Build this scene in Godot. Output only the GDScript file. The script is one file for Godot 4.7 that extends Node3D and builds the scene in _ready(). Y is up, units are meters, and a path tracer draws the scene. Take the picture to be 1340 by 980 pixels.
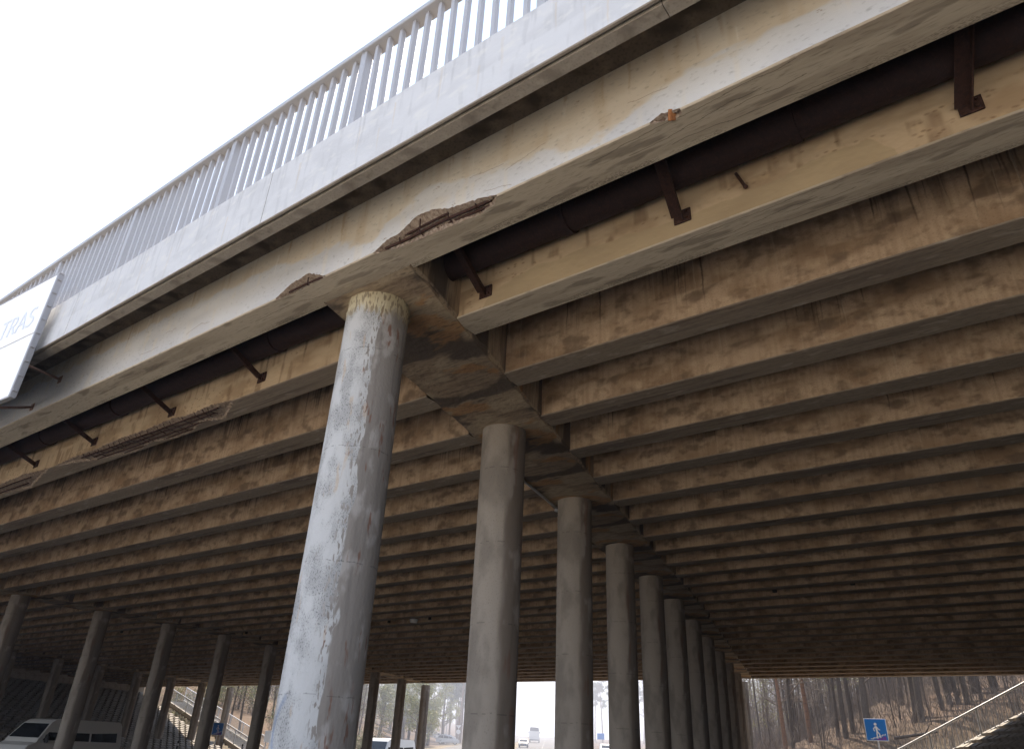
extends Node3D
# A wide concrete overpass on rows of round columns, seen from below its near edge.
# x runs along the girders, -z across the deck (away), y is up, metres.

const EDGE := 3.3297        # z of the near girder's outer face is -EDGE
const SOFFIT := 5.4323      # height of that girder's bottom edge at x = 0
const GRADE := -0.00381
const FALL := 0.01958
const CROWN := 17.488
const STEP := 1.25          # girder spacing
const RIB := 0.371          # girder width
const DEPTH := 0.70         # girder bottom to deck slab
const SKEW := -0.26884
const LAST := 28
const PIERS := [-4.549, -26.639, -48.973]
const RIGHT_END := 14.0
const LEFT_END := -61.5

var rng := RandomNumberGenerator.new()
var mats := {}
var used := {}
var bumps := {}

# ---------------------------------------------------------------- naming
func numbered(called: String) -> String:
	if not used.has(called):
		used[called] = 0
		return called
	used[called] += 1
	return "%s_%03d" % [called, used[called]]

func thing(called: String, label: String, category: String, at := Vector3.ZERO, group := "", kind := "") -> Node3D:
	var o := Node3D.new()
	o.name = numbered(called)
	add_child(o)
	o.position = at
	meta(o, label, category, group, kind)
	return o

func meta(o: Node, label: String, category: String, group := "", kind := "") -> void:
	if label != "": o.set_meta("label", label)
	if category != "": o.set_meta("category", category)
	if group != "": o.set_meta("group", group)
	if kind != "": o.set_meta("kind", kind)

func part(called: String, mesh: Mesh, mat: Material, parent: Node, at := Vector3.ZERO) -> MeshInstance3D:
	var o := MeshInstance3D.new()
	o.name = called
	o.mesh = mesh
	if mat != null: o.material_override = mat
	o.position = at
	parent.add_child(o, true)
	return o

func structure(called: String, label: String, category: String, mesh: Mesh, mat: Material) -> MeshInstance3D:
	var o := part(numbered(called), mesh, mat, self)
	meta(o, label, category, "", "structure")
	return o

# ---------------------------------------------------------------- mesh helpers
func tool() -> SurfaceTool:
	var st := SurfaceTool.new()
	st.begin(Mesh.PRIMITIVE_TRIANGLES)
	return st

func tri(st: SurfaceTool, a: Vector3, b: Vector3, c: Vector3, ua: Vector2, ub: Vector2, uc: Vector2, n: Vector3) -> void:
	st.set_normal(n); st.set_uv(ua); st.add_vertex(a)
	st.set_normal(n); st.set_uv(ub); st.add_vertex(b)
	st.set_normal(n); st.set_uv(uc); st.add_vertex(c)

# four corners in turn; hint says roughly which way the face looks
func quad(st: SurfaceTool, a: Vector3, b: Vector3, c: Vector3, d: Vector3, hint: Vector3, ua := Vector2(0, 0), ub := Vector2(1, 0), uc := Vector2(1, 1), ud := Vector2(0, 1)) -> void:
	var n := (c - a).cross(d - b)
	if n.length_squared() < 1e-14: return
	n = n.normalized()
	if n.dot(hint) > 0.0:
		tri(st, a, d, c, ua, ud, uc, n)
		tri(st, a, c, b, ua, uc, ub, n)
	else:
		tri(st, a, b, c, ua, ub, uc, -n)
		tri(st, a, c, d, ua, uc, ud, -n)

func box(st: SurfaceTool, at: Vector3, size: Vector3, turn := Basis.IDENTITY, bevel := 0.0) -> void:
	var h := size * 0.5
	var ax := [turn.x, turn.y, turn.z]
	var hv := [h.x, h.y, h.z]
	for k in 3:
		var i := (k + 1) % 3
		var j := (k + 2) % 3
		for s in [-1.0, 1.0]:
			var cc: Vector3 = at + ax[k] * (hv[k] * s)
			var u: Vector3 = ax[i] * (hv[i] - bevel)
			var v: Vector3 = ax[j] * (hv[j] - bevel)
			var w: float = (hv[i] - bevel) * 2.0
			var t: float = (hv[j] - bevel) * 2.0
			quad(st, cc - u - v, cc + u - v, cc + u + v, cc - u + v, ax[k] * s, Vector2(0, 0), Vector2(w, 0), Vector2(w, t), Vector2(0, t))
	if bevel > 0.0:
		for k in 3:
			var i := (k + 1) % 3
			var j := (k + 2) % 3
			for si in [-1.0, 1.0]:
				for sj in [-1.0, 1.0]:
					var p: Vector3 = at + ax[i] * (hv[i] * si) + ax[j] * ((hv[j] - bevel) * sj)
					var q: Vector3 = at + ax[i] * ((hv[i] - bevel) * si) + ax[j] * (hv[j] * sj)
					var e: Vector3 = ax[k] * (hv[k] - bevel)
					quad(st, p - e, p + e, q + e, q - e, ax[i] * si + ax[j] * sj)
		for sx in [-1.0, 1.0]:
			for sy in [-1.0, 1.0]:
				for sz in [-1.0, 1.0]:
					var ha: Vector3 = at + ax[0] * (h.x * sx) + ax[1] * ((h.y - bevel) * sy) + ax[2] * ((h.z - bevel) * sz)
					var hb: Vector3 = at + ax[0] * ((h.x - bevel) * sx) + ax[1] * (h.y * sy) + ax[2] * ((h.z - bevel) * sz)
					var hc: Vector3 = at + ax[0] * ((h.x - bevel) * sx) + ax[1] * ((h.y - bevel) * sy) + ax[2] * (h.z * sz)
					var n: Vector3 = (ax[0] * sx + ax[1] * sy + ax[2] * sz).normalized()
					if (hb - ha).cross(hc - ha).dot(n) > 0.0:
						tri(st, ha, hc, hb, Vector2.ZERO, Vector2.ZERO, Vector2.ZERO, n)
					else:
						tri(st, ha, hb, hc, Vector2.ZERO, Vector2.ZERO, Vector2.ZERO, n)

func tube(st: SurfaceTool, a: Vector3, b: Vector3, ra: float, rb: float, sides := 8, caps := false, v0 := 0.0) -> void:
	var d := b - a
	var ln := d.length()
	if ln < 1e-6: return
	d /= ln
	var x := d.cross(Vector3.UP if absf(d.y) < 0.9 else Vector3.RIGHT).normalized()
	var y := d.cross(x)
	for k in sides:
		var t0 := TAU * k / sides
		var t1 := TAU * (k + 1) / sides
		var n0 := x * cos(t0) + y * sin(t0)
		var n1 := x * cos(t1) + y * sin(t1)
		var u0 := float(k) / sides
		var u1 := float(k + 1) / sides
		st.set_normal(n0); st.set_uv(Vector2(u0, v0)); st.add_vertex(a + n0 * ra)
		st.set_normal(n0); st.set_uv(Vector2(u0, v0 + ln)); st.add_vertex(b + n0 * rb)
		st.set_normal(n1); st.set_uv(Vector2(u1, v0)); st.add_vertex(a + n1 * ra)
		st.set_normal(n1); st.set_uv(Vector2(u1, v0)); st.add_vertex(a + n1 * ra)
		st.set_normal(n0); st.set_uv(Vector2(u0, v0 + ln)); st.add_vertex(b + n0 * rb)
		st.set_normal(n1); st.set_uv(Vector2(u1, v0 + ln)); st.add_vertex(b + n1 * rb)
		if caps:
			tri(st, a, a + n0 * ra, a + n1 * ra, Vector2.ZERO, Vector2.ZERO, Vector2.ZERO, -d)
			tri(st, b, b + n1 * rb, b + n0 * rb, Vector2.ZERO, Vector2.ZERO, Vector2.ZERO, d)

func boxmesh(size: Vector3, bevel := 0.0) -> ArrayMesh:
	var st := tool()
	box(st, Vector3.ZERO, size, Basis.IDENTITY, bevel)
	return st.commit()

func prism(st: SurfaceTool, outline: PackedVector2Array, x0: float, x1: float, frame: Transform3D, ends := true) -> void:
	# outline in (z, y) of frame, extruded along its x
	var n := outline.size()
	var area := 0.0
	for k in n: area += outline[k].cross(outline[(k + 1) % n])
	for k in n:
		var p: Vector2 = outline[k]
		var q: Vector2 = outline[(k + 1) % n]
		var e := q - p
		var out := Vector3(0, -e.x, e.y) * signf(area)
		quad(st, frame * Vector3(x0, p.y, p.x), frame * Vector3(x1, p.y, p.x), frame * Vector3(x1, q.y, q.x), frame * Vector3(x0, q.y, q.x), frame.basis * out, Vector2(x0, 0), Vector2(x1, 0), Vector2(x1, e.length()), Vector2(x0, e.length()))
	if ends:
		var idx := Geometry2D.triangulate_polygon(outline)
		for s in 2:
			var xx := x0 if s == 0 else x1
			var nn: Vector3 = frame.basis.x.normalized() * (-1.0 if s == 0 else 1.0)
			for t in range(0, idx.size(), 3):
				var a: Vector2 = outline[idx[t]]
				var b: Vector2 = outline[idx[t + 1]]
				var c: Vector2 = outline[idx[t + 2]]
				var va := frame * Vector3(xx, a.y, a.x)
				var vb := frame * Vector3(xx, b.y, b.x)
				var vc := frame * Vector3(xx, c.y, c.x)
				if (vb - va).cross(vc - va).dot(nn) > 0.0:
					tri(st, va, vc, vb, a, c, b, nn)
				else:
					tri(st, va, vb, vc, a, b, c, nn)

# ---------------------------------------------------------------- bridge geometry
func level(x: float, l: float) -> float:
	return SOFFIT + GRADE * x + FALL * (minf(l, CROWN) - maxf(0.0, l - CROWN))

func at(x: float, l: float, h: float) -> Vector3:
	return Vector3(x, level(x, l) + h, -(EDGE + l))

func lerp_list(list: Array, x: float) -> float:
	if x <= list[0][0] or x >= list[-1][0]:
		return list[0][1] if x <= list[0][0] else list[-1][1]
	for k in list.size() - 1:
		if x <= list[k + 1][0]:
			var t: float = (x - list[k][0]) / (list[k + 1][0] - list[k][0])
			return lerpf(list[k][1], list[k + 1][1], t)
	return 0.0

# ---------------------------------------------------------------- textures
func field(w: int, h: int, freq: float, sd: int, sx := 1, sy := 1, oct := 4, kind := FastNoiseLite.TYPE_SIMPLEX_SMOOTH) -> PackedByteArray:
	var n := FastNoiseLite.new()
	n.noise_type = kind
	n.seed = sd
	n.frequency = freq
	n.fractal_octaves = oct
	if oct == 1: n.fractal_type = FastNoiseLite.FRACTAL_NONE
	if kind == FastNoiseLite.TYPE_CELLULAR:
		n.cellular_return_type = FastNoiseLite.RETURN_DISTANCE
		n.cellular_jitter = 1.0
	var im := n.get_seamless_image(maxi(8, w / sx), maxi(8, h / sy), false, false, 0.12, true)
	im.convert(Image.FORMAT_L8)
	if im.get_width() != w or im.get_height() != h:
		im.resize(w, h, Image.INTERPOLATE_CUBIC)
	return im.get_data()

# layers: [bytes, lo, hi, colour, amount] - amount of the colour rises from lo to hi of the field
func compose(w: int, h: int, base: Color, layers: Array) -> PackedByteArray:
	var n := w * h
	var r := PackedFloat32Array(); r.resize(n); r.fill(base.r * 255.0)
	var g := PackedFloat32Array(); g.resize(n); g.fill(base.g * 255.0)
	var b := PackedFloat32Array(); b.resize(n); b.fill(base.b * 255.0)
	for L in layers:
		var lut := PackedFloat32Array()
		lut.resize(256)
		for k in 256:
			lut[k] = smoothstep(float(L[1]), float(L[2]), k / 255.0) * float(L[4])
		var f: PackedByteArray = L[0]
		var c: Color = L[3]
		var cr := c.r * 255.0
		var cg := c.g * 255.0
		var cb := c.b * 255.0
		for i in n:
			var a := lut[f[i]]
			if a > 0.004:
				r[i] += (cr - r[i]) * a
				g[i] += (cg - g[i]) * a
				b[i] += (cb - b[i]) * a
	var out := PackedByteArray()
	out.resize(n * 3)
	for i in n:
		out[i * 3] = int(r[i])
		out[i * 3 + 1] = int(g[i])
		out[i * 3 + 2] = int(b[i])
	return out

func dab(buf: PackedByteArray, w: int, h: int, x: int, y: int, c: Color, a: float) -> void:
	if y < 0 or y >= h: return
	x = posmod(x, w)
	var i := (y * w + x) * 3
	buf[i] = int(lerpf(buf[i], c.r * 255.0, a))
	buf[i + 1] = int(lerpf(buf[i + 1], c.g * 255.0, a))
	buf[i + 2] = int(lerpf(buf[i + 2], c.b * 255.0, a))

func drip(buf: PackedByteArray, w: int, h: int, x: float, y0: int, ln: int, wd: float, c: Color, a: float) -> void:
	var xx := x
	for k in ln:
		xx += rng.randf_range(-0.22, 0.22)
		var t := 1.0 - float(k) / ln
		var ww := wd * (0.45 + 0.55 * t)
		for j in range(int(floor(xx - ww)), int(ceil(xx + ww)) + 1):
			var cover := clampf(ww + 0.5 - absf(j - xx), 0.0, 1.0)
			dab(buf, w, h, j, y0 + k, c, a * cover * minf(1.0, t * 2.2) * rng.randf_range(0.75, 1.0))

func crack(buf: PackedByteArray, w: int, h: int, p: Vector2, dir: Vector2, n: int, c: Color, a: float) -> void:
	var q := p
	var d := dir
	for k in n:
		d = (d + Vector2(rng.randf_range(-0.35, 0.35), rng.randf_range(-0.35, 0.35)) + dir * 0.25).normalized()
		q += d
		dab(buf, w, h, int(q.x), int(q.y), c, a)

func tex(w: int, h: int, buf: PackedByteArray) -> ImageTexture:
	return ImageTexture.create_from_image(Image.create_from_data(w, h, false, Image.FORMAT_RGB8, buf))

func srgb(r: int, g: int, b: int) -> Color:
	return Color8(r, g, b)

func surface(t: Texture2D, rough: float, bump := 0.0, tint := Color.WHITE) -> StandardMaterial3D:
	var m := StandardMaterial3D.new()
	m.albedo_color = tint
	m.albedo_texture = t
	m.roughness = rough
	m.metallic_specular = 0.35
	if bump > 0.0:
		m.heightmap_enabled = true
		var bw := t.get_width()
		var bh := t.get_height()
		if not bumps.has(Vector2i(bw, bh)):
			bumps[Vector2i(bw, bh)] = tex1(bw, bh, field(bw, bh, 0.07, 11, 1, 1, 5))
		m.heightmap_texture = bumps[Vector2i(bw, bh)]
		m.heightmap_scale = bump
	return m

func plain(c: Color, rough := 0.8, metal := 0.0) -> StandardMaterial3D:
	var m := StandardMaterial3D.new()
	m.albedo_color = c
	m.roughness = rough
	m.metallic = metal
	return m

# colour grain laid on in world space, for things whose shape carries no texture coordinates of its own
func grained(base: Color, dark: Color, light: Color, size: float, sd: int, rough := 0.9, bump := 0.0, metal := 0.0) -> StandardMaterial3D:
	var w := 256
	var b := compose(w, w, base, [
		[field(w, w, 0.012, sd), 0.45, 0.85, dark, 0.75],
		[field(w, w, 0.03, sd + 1), 0.5, 0.9, light, 0.6],
		[field(w, w, 0.2, sd + 2, 1, 1, 2), 0.5, 0.95, dark, 0.45]])
	var m := surface(tex(w, w, b), rough, bump)
	m.metallic = metal
	m.uv1_triplanar = true
	m.uv1_world_triplanar = true
	m.uv1_scale = Vector3.ONE / size
	return m

func make_textures() -> void:
	# stained girder sides: two different stretches of 6.4 m
	for k in 4:
		var w := 2048
		var h := 160
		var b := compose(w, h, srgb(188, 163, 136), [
			[field(w, h, 0.006, 20 + k * 40), 0.35, 0.8, srgb(150, 124, 98), 0.85],
			[field(w, h, 0.02, 21 + k * 40), 0.5, 0.9, srgb(210, 188, 156), 0.35],
			[field(w, h, 0.09, 22 + k * 40, 1, 20, 1), 0.4, 0.95, srgb(134, 110, 86), 0.25],
			[field(w, h, 0.012, 23 + k * 40, 1, 1, 6), 0.5, 0.85, srgb(104, 87, 71), 0.65],
			[field(w, h, 0.09, 24 + k * 40, 1, 24, 2), 0.66, 0.9, srgb(220, 202, 172), 0.15],
			[field(w, h, 0.25, 25 + k * 40, 1, 1, 2), 0.55, 0.95, srgb(128, 106, 84), 0.45],
			[field(w, h, 0.03, 26 + k * 40, 1, 1, 5), 0.6, 0.85, srgb(112, 90, 70), 0.3]])
		for c in [30, 8, 3, 18][k]:
			var cx := rng.randf() * w
			for j in rng.randi_range(3, 13):
				drip(b, w, h, cx + rng.randfn(0.0, 34.0), 0, int(h * rng.randf_range(0.2, 1.0)), rng.randf_range(0.5, 1.7), srgb(52, 43, 37), rng.randf_range(0.15, 0.6))
			for j in rng.randi_range(1, 3):
				drip(b, w, h, cx + rng.randfn(0.0, 26.0), 0, int(h * rng.randf_range(0.4, 0.9)), rng.randf_range(4.0, 12.0), srgb(78, 64, 53), rng.randf_range(0.1, 0.3))
		for c in [24, 34, 16, 40][k]:
			drip(b, w, h, rng.randf() * w, 0, int(h * rng.randf_range(0.6, 1.1)), rng.randf_range(0.6, 2.2), srgb(205, 190, 165), rng.randf_range(0.2, 0.5))
		mats["side%d" % k] = surface(tex(w, h, b), 0.92, 0.1)
	# girder undersides
	if true:
		var w := 1024
		var h := 96
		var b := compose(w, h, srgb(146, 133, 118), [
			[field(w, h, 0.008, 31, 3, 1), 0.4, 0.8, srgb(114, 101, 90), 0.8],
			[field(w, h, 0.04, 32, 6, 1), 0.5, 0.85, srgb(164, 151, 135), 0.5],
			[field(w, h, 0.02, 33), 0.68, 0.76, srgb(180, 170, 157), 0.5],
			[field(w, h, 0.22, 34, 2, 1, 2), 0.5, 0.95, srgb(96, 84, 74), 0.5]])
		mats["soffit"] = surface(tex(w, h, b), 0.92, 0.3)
	# soffit of the outer girder: trowelled repair mortar with wet stains
	if true:
		var w := 2048
		var h := 96
		var b := compose(w, h, srgb(190, 178, 160), [
			[field(w, h, 0.006, 41, 3, 1), 0.42, 0.8, srgb(166, 153, 136), 0.8],
			[field(w, h, 0.03, 42, 4, 1), 0.55, 0.85, srgb(196, 185, 166), 0.6],
			[field(w, h, 0.02, 43, 2, 1), 0.66, 0.82, srgb(122, 112, 100), 0.55],
			[field(w, h, 0.2, 44, 3, 1, 2), 0.6, 0.95, srgb(104, 96, 86), 0.4]])
		for c in 16:
			crack(b, w, h, Vector2(rng.randf() * w, rng.randf_range(0.2, 0.8) * h), Vector2(1, rng.randf_range(-0.15, 0.15)).normalized(), rng.randi_range(40, 160), srgb(60, 54, 48), 0.6)
		for c in 60:
			# dark weathering along the inner arris, in ragged tongues
			var cx := rng.randf() * w
			var len2 := rng.randi_range(6, 34)
			for j in len2:
				for q in rng.randi_range(2, 9):
					dab(b, w, h, int(cx + j * 2.0 + rng.randf_range(-3, 3)), int(h - 1 - q - rng.randf_range(0, len2 * 0.5)), srgb(70, 62, 54), 0.35)
		mats["soffit_edge"] = surface(tex(w, h, b), 0.9, 0.15)
	make_face_one()
	make_face_two()
	make_column_textures()
	# board-marked cap beam with wet, dark and patched areas
	if true:
		var w := 512
		var h := 512
		var b := compose(w, h, srgb(156, 138, 117), [
			[field(w, h, 0.05, 61, 5, 1, 4), 0.4, 0.8, srgb(124, 107, 91), 0.7],
			[field(w, h, 0.006, 62, 2, 1, 6), 0.46, 0.62, srgb(84, 75, 68), 0.8],
			[field(w, h, 0.008, 63, 2, 1, 6), 0.6, 0.72, srgb(182, 165, 140), 0.75],
			[field(w, h, 0.007, 64, 2, 1, 6), 0.7, 0.8, srgb(176, 132, 90), 0.7],
			[field(w, h, 0.15, 65, 5, 1, 3), 0.5, 0.95, srgb(88, 77, 68), 0.55]])
		mats["cap"] = surface(tex(w, h, b), 0.92, 0.5)
	# pale precast edge beam with grey run marks from its top
	if true:
		var w := 1024
		var h := 192
		var b := compose(w, h, srgb(192, 193, 195), [
			[field(w, h, 0.008, 71), 0.4, 0.85, srgb(182, 183, 185), 0.7],
			[field(w, h, 0.05, 72, 1, 12, 3), 0.6, 0.85, srgb(172, 173, 175), 0.45],
			[field(w, h, 0.02, 73), 0.6, 0.85, srgb(204, 203, 199), 0.5],
			[field(w, h, 0.3, 74, 1, 1, 2), 0.7, 0.95, srgb(168, 169, 170), 0.25]])
		for c in 70:
			drip(b, w, h, rng.randf() * w, 0, int(h * rng.randf_range(0.1, 0.75)), rng.randf_range(0.8, 4.0), srgb(134, 135, 137), rng.randf_range(0.05, 0.2))
		for c in 16:
			drip(b, w, h, rng.randf() * w, rng.randi_range(0, h / 2), int(h * rng.randf_range(0.3, 0.8)), rng.randf_range(0.8, 2.5), srgb(196, 172, 140), rng.randf_range(0.15, 0.35))
		mats["fascia"] = surface(tex(w, h, b), 0.85, 0.12)
	mats["under"] = grained(srgb(158, 150, 140), srgb(120, 112, 104), srgb(176, 168, 156), 1.3, 81, 0.92, 0.3)
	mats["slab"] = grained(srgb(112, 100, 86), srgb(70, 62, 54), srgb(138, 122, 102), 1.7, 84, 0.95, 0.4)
	mats["core"] = grained(srgb(172, 156, 140), srgb(104, 84, 72), srgb(210, 198, 184), 0.16, 87, 0.95, 1.2)
	mats["rust"] = grained(srgb(66, 46, 40), srgb(44, 32, 30), srgb(98, 64, 48), 0.25, 90, 0.85, 0.3)
	mats["pipe"] = grained(srgb(54, 39, 37), srgb(40, 31, 31), srgb(84, 54, 44), 0.35, 93, 0.75, 0.2)
	mats["rail"] = plain(srgb(160, 162, 168), 0.6, 0.0)
	mats["brick"] = grained(srgb(176, 120, 78), srgb(130, 84, 56), srgb(200, 150, 108), 0.1, 99, 0.9, 0.6)

func tex1(w: int, h: int, b: PackedByteArray) -> ImageTexture:
	return ImageTexture.create_from_image(Image.create_from_data(w, h, false, Image.FORMAT_L8, b))

const FACE_LEFT := -18.0
const FACE_LONG := 20.48
# weathered face of the outer girder: ochre concrete above, whitewashed repair mortar below a ragged edge
func make_face_one() -> void:
	var w := 2048
	var h := 128
	var edge := [[-18, 0.44], [-12, 0.47], [-9, 0.5], [-7, 0.5], [-5.5, 0.43], [-4.7, 0.3], [-4.2, 0.17], [-4.07, 0.238], [-3.8, 0.40], [-3.55, 0.47], [-3.3, 0.43], [-3.03, 0.334], [-2.42, 0.213], [-2.0, 0.11], [-1.7, 0.14], [-1.34, 0.228], [-1.16, 0.302], [-0.64, 0.305], [-0.27, 0.275], [1, 0.3], [2.48, 0.43]]
	var wob := field(w, h, 0.02, 51, 1, 1, 5)
	var m := field(w, h, 0.004, 52)
	var fine := field(w, h, 0.12, 53, 1, 1, 3)
	var run := field(w, h, 0.04, 54, 1, 12, 3)
	var warm := srgb(202, 195, 182)
	var warm2 := srgb(186, 171, 149)
	var white := srgb(206, 207, 208)
	var white2 := srgb(190, 192, 196)
	var out := PackedByteArray()
	out.resize(w * h * 3)
	for x in w:
		var xm := FACE_LEFT + FACE_LONG * x / w
		var e := lerp_list(edge, xm)
		for y in h:
			var i := y * w + x
			var hh := DEPTH * (1.0 - float(y) / h)
			var n := wob[i] / 255.0 - 0.5
			var d := (e + n * 0.16 - hh)          # positive: under the edge, on the repair
			var c := warm.lerp(warm2, smoothstep(0.42, 0.75, m[i] / 255.0) * 0.5 + smoothstep(0.5, 0.85, run[i] / 255.0) * 0.45)
			var c2 := white.lerp(white2, smoothstep(0.35, 0.75, m[i] / 255.0) * 0.8)
			c2 = c2.lerp(srgb(214, 206, 190), smoothstep(0.55, 0.8, run[i] / 255.0) * 0.35)
			c = c.lerp(c2, smoothstep(-0.035, 0.03, d))
			c = c.darkened(smoothstep(0.62, 0.95, fine[i] / 255.0) * 0.14)
			out[i * 3] = int(c.r * 255.0)
			out[i * 3 + 1] = int(c.g * 255.0)
			out[i * 3 + 2] = int(c.b * 255.0)
	for c in 60:
		drip(out, w, h, rng.randf() * w, 0, int(h * rng.randf_range(0.15, 0.6)), rng.randf_range(0.6, 2.6), srgb(150, 116, 80), rng.randf_range(0.1, 0.35))
	for c in 30:
		drip(out, w, h, rng.randf() * w, int(h * rng.randf_range(0.0, 0.3)), int(h * rng.randf_range(0.2, 0.6)), rng.randf_range(0.6, 2.0), srgb(226, 224, 218), rng.randf_range(0.2, 0.5))
	for c in 10:
		crack(out, w, h, Vector2(rng.randf() * w, rng.randf_range(0.5, 0.95) * h), Vector2(1, rng.randf_range(-0.2, 0.2)).normalized(), rng.randi_range(20, 60), srgb(120, 104, 90), 0.5)
	for c in 26:
		var p := Vector2(rng.randf() * w, rng.randf_range(0.1, 0.95) * h)
		for j in rng.randi_range(2, 9):
			dab(out, w, h, int(p.x + rng.randf_range(-2, 2)), int(p.y + rng.randf_range(-2, 2)), srgb(120, 100, 82), 0.6)
	mats["face_one"] = surface(tex(w, h, out), 0.88, 0.12)

# second girder: ochre, pitted, with a trowelled tan patch along its lower edge
func make_face_two() -> void:
	var w := 2048
	var h := 128
	var edge := [[-18, -0.2], [-4.0, -0.2], [-3.82, 0.17], [-3.27, 0.263], [-2.76, 0.253], [-1.73, 0.182], [-1.08, 0.196], [-0.73, 0.248], [-0.3, 0.228], [-0.17, 0.097], [-0.1, -0.2], [2.48, -0.2]]
	var wob := field(w, h, 0.03, 56, 1, 1, 4)
	var m := field(w, h, 0.008, 57)
	var pit := field(w, h, 0.11, 58, 1, 1, 1, FastNoiseLite.TYPE_CELLULAR)
	var zone := field(w, h, 0.006, 59)
	var run := field(w, h, 0.05, 60, 1, 12, 3)
	var out := PackedByteArray()
	out.resize(w * h * 3)
	var warm := srgb(198, 176, 146)
	var warm2 := srgb(164, 140, 112)
	for x in w:
		var xm := FACE_LEFT + FACE_LONG * x / w
		var e := lerp_list(edge, xm)
		for y in h:
			var i := y * w + x
			var hh := DEPTH * (1.0 - float(y) / h)
			var c := warm.lerp(warm2, smoothstep(0.4, 0.8, m[i] / 255.0) * 0.8)
			c = c.lerp(srgb(126, 102, 80), smoothstep(0.55, 0.85, run[i] / 255.0) * 0.55)
			c = c.lerp(srgb(216, 190, 152), smoothstep(0.6, 0.9, wob[i] / 255.0) * 0.4)
			if zone[i] > 132:
				c = c.lerp(srgb(116, 92, 72), smoothstep(0.24, 0.08, pit[i] / 255.0) * 0.5 * smoothstep(0.35, 0.7, wob[i] / 255.0))
			var d := e + (wob[i] / 255.0 - 0.5) * 0.06 - hh
			c = c.lerp(srgb(190, 170, 138).lerp(srgb(170, 151, 123), m[i] / 255.0), smoothstep(-0.008, 0.008, d))
			out[i * 3] = int(c.r * 255.0)
			out[i * 3 + 1] = int(c.g * 255.0)
			out[i * 3 + 2] = int(c.b * 255.0)
	for c in 40:
		drip(out, w, h, rng.randf() * w * 0.66, 0, int(h * rng.randf_range(0.4, 1.0)), rng.randf_range(0.6, 3.0), srgb(74, 58, 46), rng.randf_range(0.2, 0.5))
	mats["face_two"] = surface(tex(w, h, out), 0.92, 0.3)

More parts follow.
